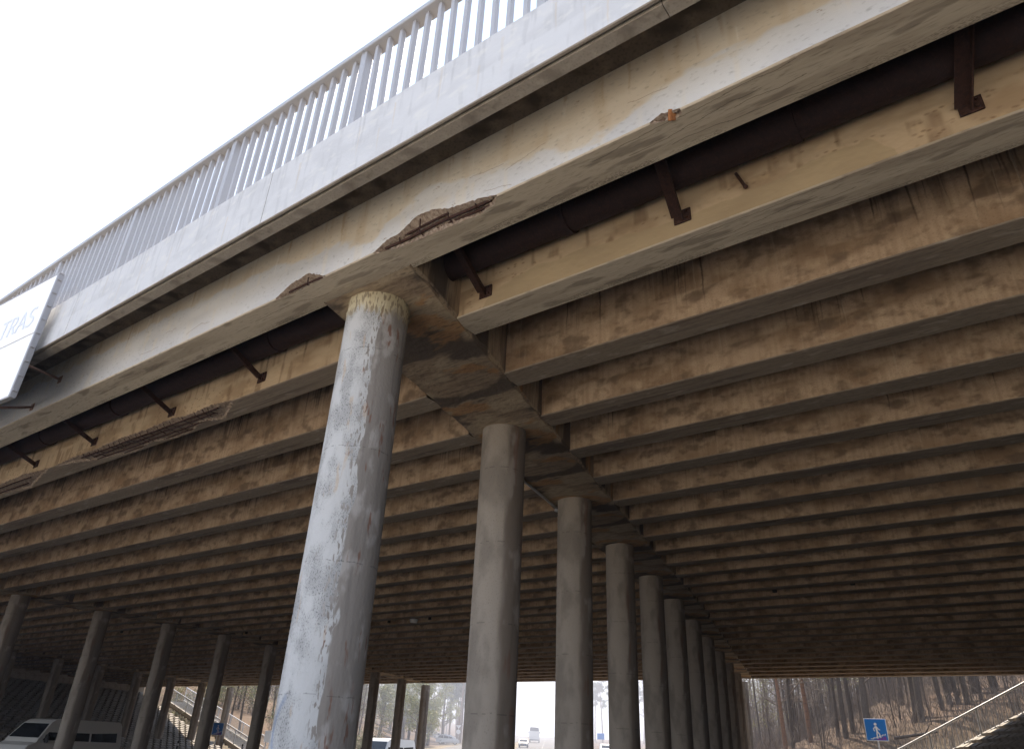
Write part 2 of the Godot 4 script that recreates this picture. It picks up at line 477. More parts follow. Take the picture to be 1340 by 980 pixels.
func column_texture(w: int, h: int, sd: int, light: Color, dark: Color, blots: bool, top: bool, marks: int) -> ImageTexture:
	# u runs round the shaft (0 looks along +x, growing towards +z), v down from the top, 6 m
	var wob := field(w, h, 0.012, sd, 1, 2, 4)
	var blob := field(w, h, 0.075, sd + 1, 1, 2, 2)
	var m := field(w, h, 0.01, sd + 2, 1, 1, 5)
	var rustf := field(w, h, 0.02, sd + 3, 1, 3, 4)
	var speck := field(w, h, 0.2 if blots else 0.3, sd + 4, 1, 1, 2)
	var run := field(w, h, 0.03, sd + 5, 1, 8, 4)
	var out := PackedByteArray()
	out.resize(w * h * 3)
	var rust := srgb(112, 78, 64)
	for y in h:
		var ym := 6.0 * y / h
		for x in w:
			var i := y * w + x
			var th := 360.0 * x / w
			var d := th - 36.0 + (wob[i] / 255.0 - 0.5) * 22.0      # degrees past the edge of the pale half; flaked coating only with blots
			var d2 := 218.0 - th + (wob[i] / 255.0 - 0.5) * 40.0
			var pale_half := smoothstep(-1.2, 1.2, minf(d, d2)) if blots else smoothstep(-9.0, 9.0, minf(d, d2))
			if blots and pale_half > 0.5 and d < 26.0:
				var k := smoothstep(0.6, 0.66, blob[i] / 255.0) * smoothstep(22.0, 8.0, d)
				pale_half -= k
			var mm := m[i] / 255.0
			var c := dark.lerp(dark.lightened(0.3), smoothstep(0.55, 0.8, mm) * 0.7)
			c = c.darkened(smoothstep(0.45, 0.95, run[i] / 255.0) * 0.1)
			if blots: c = c.lerp(rust, smoothstep(0.68, 0.84, rustf[i] / 255.0) * smoothstep(0.35, 0.6, blob[i] / 255.0) * 0.7)
			else: c = c.lerp(rust, smoothstep(0.7, 0.85, rustf[i] / 255.0) * 0.4)
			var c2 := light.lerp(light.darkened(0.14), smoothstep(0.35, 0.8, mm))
			if blots:
				c2 = c2.darkened(0.3 * smoothstep(0.64, 0.76, speck[i] / 255.0) * smoothstep(0.3, 0.62, mm))
				c2 = c2.lerp(srgb(176, 150, 124), smoothstep(0.74, 0.86, rustf[i] / 255.0) * 0.4)
			elif speck[i] > 200:
				c2 = c2.darkened(0.12)
			c = c.lerp(c2, clampf(pale_half, 0.0, 1.0))
			if top:
				var edge := 0.1 + 0.12 * (blob[i] / 255.0) + 0.1 * (wob[i] / 255.0)
				c = c.lerp(srgb(190, 178, 144).lerp(srgb(112, 98, 78), smoothstep(0.5, 0.66, blob[i] / 255.0) * 0.7), smoothstep(edge + 0.05, edge - 0.06, ym) * 0.8)
			var ring := fmod(ym + 0.35 + (wob[i] / 255.0 - 0.5) * 0.02, 0.97)
			if ring < 0.007 and run[i] > 120: c = c.darkened(0.2)
			out[i * 3] = int(c.r * 255.0)
			out[i * 3 + 1] = int(c.g * 255.0)
			out[i * 3 + 2] = int(c.b * 255.0)
	if marks == 1:
		# faded blue paint scrawl low on the shaft
		for k in 1400:
			var t := k / 1400.0
			var p := Vector2((92.0 + 20.0 * sin(t * 11.0)) / 360.0 * w, (3.55 + 1.6 * t) / 6.0 * h)
			for j in 26:
				dab(out, w, h, int(p.x + rng.randfn(0.0, w * 0.008)), int(p.y + rng.randfn(0.0, 3.0)), srgb(112, 128, 158), 0.09)
	elif marks == 2:
		# sprayed upright stroke with a short bar
		for k in 900:
			var t := k / 900.0
			var p := Vector2(105.0 / 360.0 * w + 3.0 * sin(t * 5.0), (4.35 + 1.2 * t) / 6.0 * h)
			if k % 4 == 0: p = Vector2((105.0 + 22.0 * t) / 360.0 * w, 4.95 / 6.0 * h)
			for j in 20:
				dab(out, w, h, int(p.x + rng.randfn(0.0, w * 0.009)), int(p.y + rng.randfn(0.0, 2.5)), srgb(66, 70, 88), 0.16)
	return tex(w, h, out)

func make_column_textures() -> void:
	mats["column_one"] = surface(column_texture(768, 1280, 101, srgb(182, 182, 181), srgb(134, 128, 122), true, true, 1), 0.85, 0.3)
	mats["column_marked"] = surface(column_texture(384, 640, 111, srgb(162, 153, 142), srgb(118, 108, 98), false, false, 2), 0.88, 0.3)
	mats["column"] = surface(column_texture(384, 640, 121, srgb(162, 153, 142), srgb(118, 108, 98), false, false, 0), 0.88, 0.3)

# ---------------------------------------------------------------- the overpass
# stations along a girder with a profile of ten points: face, spalled corner, underside, inner side
func girder_mesh(n: int, x0: float, x1: float, face: Material, under: Material, inner: Material, spalls: Array, uv_face: Vector2, jag := 0.004) -> ArrayMesh:
	var xs: Array[float] = []
	var x := x0
	while x < x1 - 0.01:
		xs.append(x)
		var stepx := 0.8 if n > 1 else 0.35
		for s in spalls:
			if x > s.a - 0.36 and x < s.b: stepx = 0.022 if n == 0 else 0.03
		x += stepx
	xs.append(x1)
	var l0 := n * STEP
	var prof: Array = []
	var broken: Array[bool] = []
	var nz := FastNoiseLite.new()
	nz.seed = 300 + n
	nz.frequency = 9.0
	for xx in xs:
		var hs := 0.012
		var ls := 0.012
		var dep := 0.0
		var up := 0.0
		for s in spalls:
			if xx > s.a and xx < s.b:
				var j := nz.get_noise_1d(xx * 3.0)
				hs = maxf(hs, lerp_list(s.hs, xx) + j * (0.02 if n == 0 else 0.035))
				ls = maxf(ls, lerp_list(s.ls, xx) + nz.get_noise_1d(xx * 3.0 + 50.0) * (0.018 if n == 0 else 0.06))
				dep = clampf(0.045 + 0.3 * hs, 0.0, 0.085) * smoothstep(0.0, 0.03, hs - 0.012)
				up = minf(0.05 if n == 0 else 0.026, ls * 0.5)
		var e := nz.get_noise_1d(xx * 0.7 + 9.0) * jag
		var r1 := nz.get_noise_1d(xx * 5.0 + 20.0) * 0.03
		var r2 := nz.get_noise_1d(xx * 5.0 + 40.0) * 0.03
		broken.append(dep > 0.0)
		if dep <= 0.0:
			prof.append([Vector2(0, DEPTH), Vector2(0, hs + e), Vector2(0.002, hs * 0.7 + e), Vector2(0.004, 0.006), Vector2(0.007, 0.003), Vector2(0.009, 0.001), Vector2(ls + e, 0), Vector2(RIB - 0.012 + e, 0), Vector2(RIB, 0.012 + e), Vector2(RIB, DEPTH)])
		else:
			var up2 := maxf(up, 0.02)
			prof.append([Vector2(0, DEPTH), Vector2(0, hs), Vector2(0.018 + r1 * 0.3, hs - 0.008), Vector2(dep + r1, hs * 0.72), Vector2(dep + 0.01 + r2, maxf(hs * 0.35, up2 + 0.012) + r1 * 0.5), Vector2(maxf(ls - 0.02, dep * 0.8), up2 + r2), Vector2(ls, 0.0), Vector2(maxf(RIB - 0.012, ls + 0.004), 0.001), Vector2(RIB, 0.012), Vector2(RIB, DEPTH)])
	var sets := [[0, 1, face], [1, 6, mats["core"]], [6, 8, under], [8, 9, inner]]
	var hints := [Vector3(0, 0, 1), Vector3(0, -0.5, 1), Vector3(0, -1, 0), Vector3(0, 0, -1)]
	var mesh := ArrayMesh.new()
	var hit := false
	for s in spalls:
		if s.b > x0 and s.a < x1: hit = true
	var whole := tool()
	for k in 4:
		var st := tool()
		if k == 2: st = whole
		for i in xs.size() - 1:
			var P: Array = prof[i]
			var Q: Array = prof[i + 1]
			for j in range(sets[k][0], sets[k][1]):
				var a := at(xs[i], l0 + P[j].x, P[j].y)
				var b := at(xs[i + 1], l0 + Q[j].x, Q[j].y)
				var c := at(xs[i + 1], l0 + Q[j + 1].x, Q[j + 1].y)
				var d := at(xs[i], l0 + P[j + 1].x, P[j + 1].y)
				var u0: float = (xs[i] + uv_face.x) * uv_face.y
				var u1: float = (xs[i + 1] + uv_face.x) * uv_face.y
				if k == 1 and not (broken[i] or broken[i + 1]):
					quad(whole, a, b, c, d, hints[k], Vector2(u0, 0), Vector2(u1, 0), Vector2(u1, 0.03), Vector2(u0, 0.03))
				elif k == 0 or k == 3:
					quad(st, a, b, c, d, hints[k], Vector2(u0, 1.0 - P[j].y / DEPTH), Vector2(u1, 1.0 - Q[j].y / DEPTH), Vector2(u1, 1.0 - Q[j + 1].y / DEPTH), Vector2(u0, 1.0 - P[j + 1].y / DEPTH))
				else:
					quad(st, a, b, c, d, hints[k], Vector2(u0, P[j].x / RIB), Vector2(u1, Q[j].x / RIB), Vector2(u1, Q[j + 1].x / RIB), Vector2(u0, P[j + 1].x / RIB))
		var m: Material = sets[k][2]
		if k == 1 and not hit: continue
		st.set_material(m)
		st.commit(mesh)
	return mesh

func cap_mesh(px: float, mat: Material) -> ArrayMesh:
	var st := tool()
	var n := 190
	var span := LAST * STEP + RIB - 0.6
	var a := -0.52
	var b := 0.68
	var nz := FastNoiseLite.new()
	nz.seed = 33
	nz.frequency = 1.6
	nz.fractal_octaves = 4
	# cross section: left side, chamfers, five strips of underside, right side
	var cols := [[a, DEPTH - 0.004], [a, 0.03], [a + 0.03, -0.014], [-0.25, -0.014], [0.08, -0.014], [0.4, -0.014], [b - 0.03, -0.014], [b, 0.03], [b, DEPTH - 0.004]]
	var hints := [Vector3.LEFT, Vector3(-1, -1, 0), Vector3.DOWN, Vector3.DOWN, Vector3.DOWN, Vector3.DOWN, Vector3(1, -1, 0), Vector3.RIGHT]
	var prev := []
	for i in n + 1:
		var l := 0.3 + span * i / n
		var row := []
		for k in cols.size():
			var x: float = px + SKEW * l + cols[k][0]
			var y: float = cols[k][1]
			if k > 0 and k < 8:
				var e := nz.get_noise_3d(x * 2.0, k * 3.7, l * 2.0)
				y += maxf(-0.004, e * 0.022) if k > 1 and k < 7 else maxf(-0.01, e * 0.09)
				if k == 2 or k == 6: x += e * 0.03
			row.append(at(x, l, y))
		if i > 0:
			for k in 8:
				var l0 := 0.3 + span * (i - 1) / n
				var u0: float = k * 0.09
				quad(st, prev[k], prev[k + 1], row[k + 1], row[k], hints[k], Vector2(u0, l0 / 3.0), Vector2(u0 + 0.09, l0 / 3.0), Vector2(u0 + 0.09, l / 3.0), Vector2(u0, l / 3.0))
		prev = row
	st.set_material(mat)
	return st.commit()

func column_mesh(hgt: float, rough_top: bool) -> ArrayMesh:
	# foot at the origin
	var st := tool()
	var sides := 48 if rough_top else 28
	var ys: Array[float] = [0.0, hgt * 0.5, hgt - 0.5]
	if rough_top: ys += [hgt - 0.2, hgt - 0.14, hgt - 0.1, hgt - 0.06, hgt - 0.03] as Array[float]
	ys.append(hgt)
	var nz := FastNoiseLite.new()
	nz.seed = 77
	nz.frequency = 2.2
	for i in ys.size() - 1:
		for k in sides:
			var p := []
			for q in [[k, ys[i]], [k + 1, ys[i]], [k + 1, ys[i + 1]], [k, ys[i + 1]]]:
				var t: float = TAU * q[0] / sides
				var r: float = 0.298 + (0.02 * (1.0 - q[1] / hgt) if rough_top else 0.0)
				if rough_top and q[1] > hgt - 0.21:
					var e := nz.get_noise_3d(cos(t) * 2.0, q[1] * 5.0, sin(t) * 2.0)
					r += maxf(-0.004, e * 0.03) * smoothstep(hgt - 0.21, hgt - 0.1, q[1])
				p.append([Vector3(cos(t) * r, q[1], sin(t) * r), Vector3(cos(t), 0, sin(t)), Vector2(float(q[0]) / sides, (hgt - q[1]) / 6.0)])
			for j in [0, 1, 2, 0, 2, 3]:
				st.set_normal(p[j][1]); st.set_uv(p[j][2]); st.add_vertex(p[j][0])
	return st.commit()

func build_bridge() -> void:
	var br := thing("overpass_bridge", "wide concrete overpass with close-set girders on rows of round columns", "bridge", Vector3(PIERS[0], 0, -EDGE))
	var off := -br.position
	var put := func(called: String, mesh: Mesh, mat: Material) -> MeshInstance3D:
		return part(called, mesh, mat, br, off)
	# outer girder, running past every pier in one line
	var sp1 := [
		{"a": -4.13, "b": -2.78, "hs": [[-4.13, 0.012], [-3.97, 0.087], [-3.85, 0.09], [-3.65, 0.193], [-3.44, 0.179], [-3.29, 0.11], [-3.18, 0.089], [-2.98, 0.064], [-2.86, 0.03], [-2.78, 0.012]], "ls": [[-4.13, 0.012], [-3.9, 0.065], [-3.55, 0.08], [-3.2, 0.097], [-3.01, 0.108], [-2.84, 0.069], [-2.78, 0.012]]},
		{"a": -5.5, "b": -4.79, "hs": [[-5.5, 0.012], [-5.3, 0.1], [-5.04, 0.14], [-4.9, 0.066], [-4.79, 0.012]], "ls": [[-5.5, 0.012], [-5.2, 0.03], [-4.79, 0.012]]},
		{"a": -1.46, "b": -1.22, "hs": [[-1.46, 0.012], [-1.38, 0.035], [-1.22, 0.012]], "ls": [[-1.46, 0.012], [-1.36, 0.04], [-1.28, 0.06], [-1.22, 0.012]]},
		{"a": -15.2, "b": -13.3, "hs": [[-15.2, 0.012], [-14.5, 0.03], [-13.9, 0.05], [-13.3, 0.012]], "ls": [[-15.2, 0.012], [-14.2, 0.07], [-13.3, 0.012]]}]
	var g1 := put.call("girder", girder_mesh(0, -84.0, RIGHT_END + 2.0, mats["face_one"], mats["soffit_edge"], mats["side1"], sp1, Vector2(-FACE_LEFT, 1.0 / FACE_LONG), 0.006), null) as MeshInstance3D
	meta(g1, "whitewashed outer girder with broken corners and exposed rusty bars", "")
	# bars laid bare in it
	for q in [[-4.04, -2.86, 0.05, 0.045, 0.014], [-3.86, -3.26, 0.052, 0.105, 0.011], [-3.5, -2.9, 0.085, 0.03, 0.012], [-5.35, -4.86, 0.04, 0.05, 0.01], [-14.9, -13.5, 0.05, 0.03, 0.012]]:
		var st := tool()
		var k := 0
		var xx: float = q[0]
		while xx < q[1] - 0.01:
			var w1 := 0.008 * sin(xx * 7.0)
			var w2 := 0.008 * sin((xx + 0.1) * 7.0)
			tube(st, at(xx, q[2], q[3] + w1), at(minf(xx + 0.1, q[1]), q[2], q[3] + w2), q[4], q[4], 7, true)
			xx += 0.1
			k += 1
		part("rebar", st.commit(), mats["rust"], g1)
	for q in [[-3.63, 0.19], [-3.31, 0.12], [-3.02, 0.07], [-3.86, 0.08], [-5.08, 0.12]]:
		var st := tool()
		tube(st, at(q[0], 0.034, q[1]), at(q[0] + 0.015, 0.03, 0.03), 0.006, 0.006, 6, true)
		tube(st, at(q[0] + 0.015, 0.03, 0.03), at(q[0] + 0.02, 0.11, 0.018), 0.006, 0.006, 6, true)
		part("stirrup", st.commit(), mats["rust"], g1)
	var bf := tool()
	box(bf, at(-1.31, 0.03, 0.018), Vector3(0.05, 0.028, 0.075), Basis(Vector3.UP, 0.5) * Basis(Vector3.RIGHT, -0.7) * Basis(Vector3.BACK, 0.5), 0.004)
	part("brick_fragment", bf.commit(), mats["brick"], g1)
	# inner girders, span by span between the cap beams
	for n in range(1, LAST + 1):
		var l := n * STEP + RIB * 0.5
		var stops := [RIGHT_END + 1.5]
		for p in PIERS: stops += [p + SKEW * l + 0.66, p + SKEW * l - 0.5]
		stops.append(LEFT_END + SKEW * l - 0.6)
		for s in 4:
			var xa: float = stops[s * 2 + 1]
			var xb: float = stops[s * 2]
			var sm: Material = mats["side%d" % (rng.randi() % 4)]
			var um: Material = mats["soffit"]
			var uv := Vector2(rng.randf() * 12.8, (1.0 if rng.randf() < 0.5 else -1.0) / 12.8)
			var sp := []
			if n == 1:
				sm = mats["face_two"]
				uv = Vector2(-FACE_LEFT, 1.0 / FACE_LONG)
				if s == 0: um = mats["soffit_edge"]
				sp = [{"a": -12.9, "b": -8.0, "hs": [[-12.9, 0.012], [-12.4, 0.05], [-11.6, 0.04], [-11.0, 0.075], [-10.1, 0.06], [-9.6, 0.085], [-9.0, 0.045], [-8.5, 0.06], [-8.0, 0.012]], "ls": [[-12.9, 0.012], [-12.4, 0.1], [-12.0, 0.2], [-11.3, 0.3], [-11.0, 0.34], [-10.4, 0.26], [-9.9, 0.34], [-9.5, 0.33], [-9.0, 0.2], [-8.6, 0.3], [-8.3, 0.15], [-8.0, 0.012]]},
					{"a": -19.0, "b": -13.2, "hs": [[-19.0, 0.012], [-18.0, 0.05], [-16.0, 0.09], [-15.0, 0.05], [-14.2, 0.08], [-13.2, 0.012]], "ls": [[-19.0, 0.012], [-17.0, 0.3], [-15.6, 0.24], [-14.6, 0.33], [-13.8, 0.15], [-13.2, 0.012]]}]
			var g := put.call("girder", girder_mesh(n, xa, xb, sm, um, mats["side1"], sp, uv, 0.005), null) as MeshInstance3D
			if n == 1 and s == 1:
				meta(g, "girder beside the pipe with its underside rotted down to rusty bars", "")
				for rb in [[-12.1, -8.4, 0.05], [-11.9, -8.6, 0.13], [-12.0, -8.9, 0.22], [-11.4, -9.2, 0.3], [-18.6, -14.0, 0.06], [-18.0, -14.4, 0.2]]:
					var st := tool()
					var xx: float = rb[0]
					while xx < rb[1] - 0.02:
						var w1 := 0.012 * sin(xx * 5.0 + rb[2] * 30.0)
						var w2 := 0.012 * sin((xx + 0.15) * 5.0 + rb[2] * 30.0)
						tube(st, at(xx, STEP + rb[2] + w1, 0.012 + w1 * 0.5), at(minf(xx + 0.15, rb[1]), STEP + rb[2] + w2, 0.012 + w2 * 0.5), 0.011, 0.011, 7, true)
						xx += 0.15
					part("rebar", st.commit(), mats["rust"], g)
				for k in 24:
					var xs := -12.0 + k * 0.155 + rng.randf_range(-0.03, 0.03)
					if k > 23 or rng.randf() < 0.2: continue
					var st := tool()
					tube(st, at(xs, STEP + 0.01, 0.05), at(xs + 0.02, STEP + 0.035, 0.004), 0.005, 0.005, 6, true)
					tube(st, at(xs + 0.02, STEP + 0.035, 0.004), at(xs + rng.randf_range(-0.04, 0.06), STEP + rng.randf_range(0.12, 0.32), 0.008), 0.005, 0.005, 6, true)
					part("stirrup", st.commit(), mats["rust"], g)
	# cap beams and columns
	for k in 3:
		put.call("cap_beam", cap_mesh(PIERS[k], mats["cap"]), null)
		for n in 12:
			var l := 0.6612 + n * 3.2552
			var x: float = PIERS[k] + SKEW * l
			var hgt := level(x, l) - 0.014 + 0.01
			var m: Material = mats["column"]
			if k == 0 and n == 0: m = mats["column_one"]
			elif k == 0 and n < 3: m = mats["column_marked"]
			var c := part("column", column_mesh(hgt, k == 0 and n == 0), m, br, Vector3(x, 0, -(EDGE + l)) + off)
			if k == 0 and n == 0: meta(c, "pale speckled outermost column, stained dark down its inner side", "")
	# deck slab with its road surface
	var st := tool()
	var ll := [-0.44, CROWN, LAST * STEP + RIB + 0.44]
	for i in 2:
		for xs in [[-84.0, -40.0], [-40.0, -12.0], [-12.0, RIGHT_END + 2.0]]:
			quad(st, at(xs[0], ll[i], DEPTH), at(xs[1], ll[i], DEPTH), at(xs[1], ll[i + 1], DEPTH), at(xs[0], ll[i + 1], DEPTH), Vector3.DOWN)
			quad(st, at(xs[0], ll[i], 0.88), at(xs[1], ll[i], 0.88), at(xs[1], ll[i + 1], 0.88), at(xs[0], ll[i + 1], 0.88), Vector3.UP)
	put.call("deck_slab", st.commit(), mats["slab"])
	# precast edge beams, butted with open joints
	var lone := PackedVector2Array([Vector2(-0.625, 0.925), Vector2(-0.61, 0.94), Vector2(-0.42, 0.94), Vector2(-0.42, DEPTH + 0.004), Vector2(-0.455, DEPTH + 0.004), Vector2(-0.455, 0.302), Vector2(-0.46, 0.296), Vector2(-0.566, 0.296), Vector2(-0.57, 0.325), Vector2(-0.594, 0.325), Vector2(-0.598, 0.296), Vector2(-0.618, 0.296), Vector2(-0.625, 0.303)])
	var joints := [16.0, 10.7, 6.8, 2.85, -1.08, -5.0, -8.75, -12.6, -16.5, -20.4, -24.3, -28.2, -40.0, -60.0, -84.0]
	for i in joints.size() - 1:
		var x0: float = joints[i + 1] + 0.003
		var x1: float = joints[i] - 0.003
		var mesh := ArrayMesh.new()
		var f := tool()
		var u := tool()
		var c2 := lone.size()
		for k in c2:
			var p: Vector2 = lone[k]
			var q: Vector2 = lone[(k + 1) % c2]
			var e := q - p
			var hint := Vector3(0, -e.x, -e.y) * -1.0
			hint = Vector3(0, e.x, e.y)
			var vertical: bool = k == c2 - 1
			var s2 := f if vertical else u
			var uo := rng.randf() * 3.0 if vertical else 0.0
			quad(s2, at(x0, p.x, p.y), at(x1, p.x, p.y), at(x1, q.x, q.y), at(x0, q.x, q.y), hint, Vector2((x0 + uo) / 6.0, 1), Vector2((x1 + uo) / 6.0, 1), Vector2((x1 + uo) / 6.0, 0), Vector2((x0 + uo) / 6.0, 0))
		var idx := Geometry2D.triangulate_polygon(lone)
		for t in range(0, idx.size(), 3):
			for xx in [x0, x1]:
				var va := at(xx, lone[idx[t]].x, lone[idx[t]].y)
				var vb := at(xx, lone[idx[t + 1]].x, lone[idx[t + 1]].y)
				var vc := at(xx, lone[idx[t + 2]].x, lone[idx[t + 2]].y)
				var nn := Vector3.LEFT if xx == x0 else Vector3.RIGHT
				if (vb - va).cross(vc - va).dot(nn) > 0.0: tri(u, va, vc, vb, Vector2.ZERO, Vector2.ZERO, Vector2.ZERO, nn)
				else: tri(u, va, vb, vc, Vector2.ZERO, Vector2.ZERO, Vector2.ZERO, nn)
		f.set_material(mats["fascia"]); f.commit(mesh)
		u.set_material(mats["under"]); u.commit(mesh)
		put.call("edge_beam", mesh, null)
	# the far edge
	var fe := tool()
	var lf := LAST * STEP + RIB
	for xs in [[-84.0, -20.0], [-20.0, RIGHT_END + 2.0]]:
		quad(fe, at(xs[0], lf + 0.625, 0.3), at(xs[1], lf + 0.625, 0.3), at(xs[1], lf + 0.625, 0.93), at(xs[0], lf + 0.625, 0.93), Vector3.FORWARD)
		quad(fe, at(xs[0], lf + 0.455, 0.3), at(xs[1], lf + 0.455, 0.3), at(xs[1], lf + 0.625, 0.3), at(xs[0], lf + 0.625, 0.3), Vector3.DOWN)
		quad(fe, at(xs[0], lf + 0.455, 0.3), at(xs[1], lf + 0.455, 0.3), at(xs[1], lf + 0.455, 0.93), at(xs[0], lf + 0.455, 0.93), Vector3.BACK)
		quad(fe, at(xs[0], lf + 0.455, 0.93), at(xs[1], lf + 0.455, 0.93), at(xs[1], lf + 0.625, 0.93), at(xs[0], lf + 0.625, 0.93), Vector3.UP)
	put.call("far_edge_beam", fe.commit(), mats["under"])
	# abutments that carry the two ends
	for s in 2:
		var ab := tool()
		var lo := 4.6
		for i in 2:
			var la: float = [-0.3, CROWN][i]
			var lb: float = [CROWN, lf + 0.3][i]
			var xa := (RIGHT_END if s == 0 else LEFT_END + SKEW * la)
			var xb := (RIGHT_END if s == 0 else LEFT_END + SKEW * lb)
			var A := at(xa, la, DEPTH - 0.004)
			var B := at(xb, lb, DEPTH - 0.004)
			quad(ab, A, B, Vector3(B.x, lo, B.z), Vector3(A.x, lo, A.z), Vector3.LEFT if s == 0 else Vector3.RIGHT)
		put.call("abutment", ab.commit(), mats["under"])
	# conduit along the cap beam and a lamp under the crown
	var cd := tool()
	var way := [at(-6.45, 5.3, -0.035), at(-6.95, 7.4, -0.035), at(-7.1, 7.9, -0.035)]
	for i in 2: tube(cd, way[i], way[i + 1], 0.022, 0.022, 8, true)
	box(cd, way[1] + Vector3(0, -0.005, 0), Vector3(0.14, 0.05, 0.1), Basis.IDENTITY, 0.006)
	put.call("conduit", cd.commit(), mats["steel"])
	var lamp := tool()
	tube(lamp, at(-19.8, 17.3, 0.1), at(-19.8, 17.3, -0.02), 0.16, 0.13, 14, true)
	put.call("lamp_bowl", lamp.commit(), mats["white"])
	# drain spouts
	for q in [[-21.0, 17.2], [-18.9, 17.2], [-6.2, 17.1], [-4.15, 16.9], [-2.05, 16.7], [-30.0, 17.2], [-33.0, 12.0], [-36.0, 14.6]]:
		var d := tool()
		tube(d, at(q[0], q[1], 0.3), at(q[0], q[1], 0.02), 0.06, 0.06, 10, true)
		put.call("drain_spout", d.commit(), mats["black"])

func build_railing() -> void:
	var r := thing("bridge_railing", "pale grey steel railing with flat bars along the overpass edge", "railing", at(-14.0, -0.535, 0.94))
	var o := r.position
	var l := -0.535
	var rise := Basis(Vector3.BACK, atan(GRADE))
	var bar := boxmesh(Vector3(0.038, 1.0, 0.05), 0.003)
	var post := boxmesh(Vector3(0.075, 1.0, 0.085), 0.004)
	for k in range(-13, 5):
		var x0 := -4.02 + k * 2.02
		var p := part("post", post, mats["rail"], r, at(x0, l, 1.438) - o)
		p.basis = Basis(Vector3.UP, rng.randf_range(-0.02, 0.02))
		for j in range(1, 13):
			var b := part("baluster", bar, mats["rail"], r, at(x0 + j * 2.02 / 13.0, l, 1.438) - o)
			b.basis = Basis(Vector3.UP, rng.randf_range(-0.06, 0.06)) * Basis(Vector3.RIGHT, rng.randf_range(-0.012, 0.012)) * Basis(Vector3.BACK, rng.randf_range(-0.008, 0.008))
		var st := tool()
		box(st, Vector3.ZERO, Vector3(2.018, 0.06, 0.14), rise, 0.006)
		part("handrail", st.commit(), mats["rail"], r, at(x0 + 1.01, l, 1.962) - o)

func build_pipe() -> void:
	var p := thing("steel_pipe", "long rust-brown pipe slung between the outer two girders", "pipe", at(-5.0, 0.985, 0.45))
	var st := tool()
	tube(st, at(-80.0, 0.985, 0.45) - p.position, at(15.0, 0.985, 0.45) - p.position, 0.15, 0.15, 28, true)
	part("shell", st.commit(), mats["pipe"], p)
	for x in [0.9, -0.75, -2.75, -6.9, -10.6, -12.9]:
		var s2 := tool()
		tube(s2, at(x - 0.04, 0.985, 0.45) - p.position, at(x + 0.04, 0.985, 0.45) - p.position, 0.168, 0.168, 28, true)
		part("weld_collar", s2.commit(), mats["pipe"], p)
	for x in [4.5, 2.4, 0.29, -1.81, -3.9, -7.48, -9.53, -11.74, -13.76, -15.85, -17.9, -20.0]:
		var foot := at(x, STEP - 0.012, 0.19)
		var b := thing("pipe_bracket", "rusty steel arm under the pipe, bolted to the second girder", "bracket", foot, "arms that hold up the pipe")
		var d := at(x + 0.17, RIB, 0.46) - foot
		var dir := d.normalized()
		var side := Vector3.UP.cross(dir).normalized()
		var bas := Basis(side, dir.cross(side) * -1.0, dir)
		bas = Basis(side, dir.cross(side), dir)
		var a := tool()
		box(a, d * 0.5, Vector3(0.1, 0.012, d.length() - 0.01), bas, 0.002)
		box(a, d * 0.5 + bas.x * 0.044 - bas.y * 0.036, Vector3(0.012, 0.06, d.length() - 0.01), bas, 0.002)
		part("arm", a.commit(), mats["rust"], b)
		part("foot_plate", boxmesh(Vector3(0.15, 0.13, 0.016), 0.003), mats["rust"], b, Vector3(0.045, -0.01, 0.003))
		for s in [-1.0, 1.0]:
			var bo := tool()
			tube(bo, Vector3(0.085, s * 0.035 - 0.01, 0.008), Vector3(0.085, s * 0.035 - 0.01, 0.03), 0.013, 0.012, 6, true)
			part("bolt", bo.commit(), mats["rust"], b)
	var pin := thing("steel_rod", "short rusty rod stub fixed to the second girder's face", "rod", at(-1.28, STEP, 0.40))
	var ps := tool()
	tube(ps, Vector3(0, 0.0, 0.02), Vector3(0.06, -0.17, 0.03), 0.013, 0.013, 8, true)
	part("shaft", ps.commit(), mats["rust"], pin)
	var pt := tool()
	tube(pt, Vector3(0.06, -0.17, 0.02), Vector3(0.07, -0.19, 0.04), 0.018, 0.018, 8, true)
	part("head", pt.commit(), mats["rust"], pin)

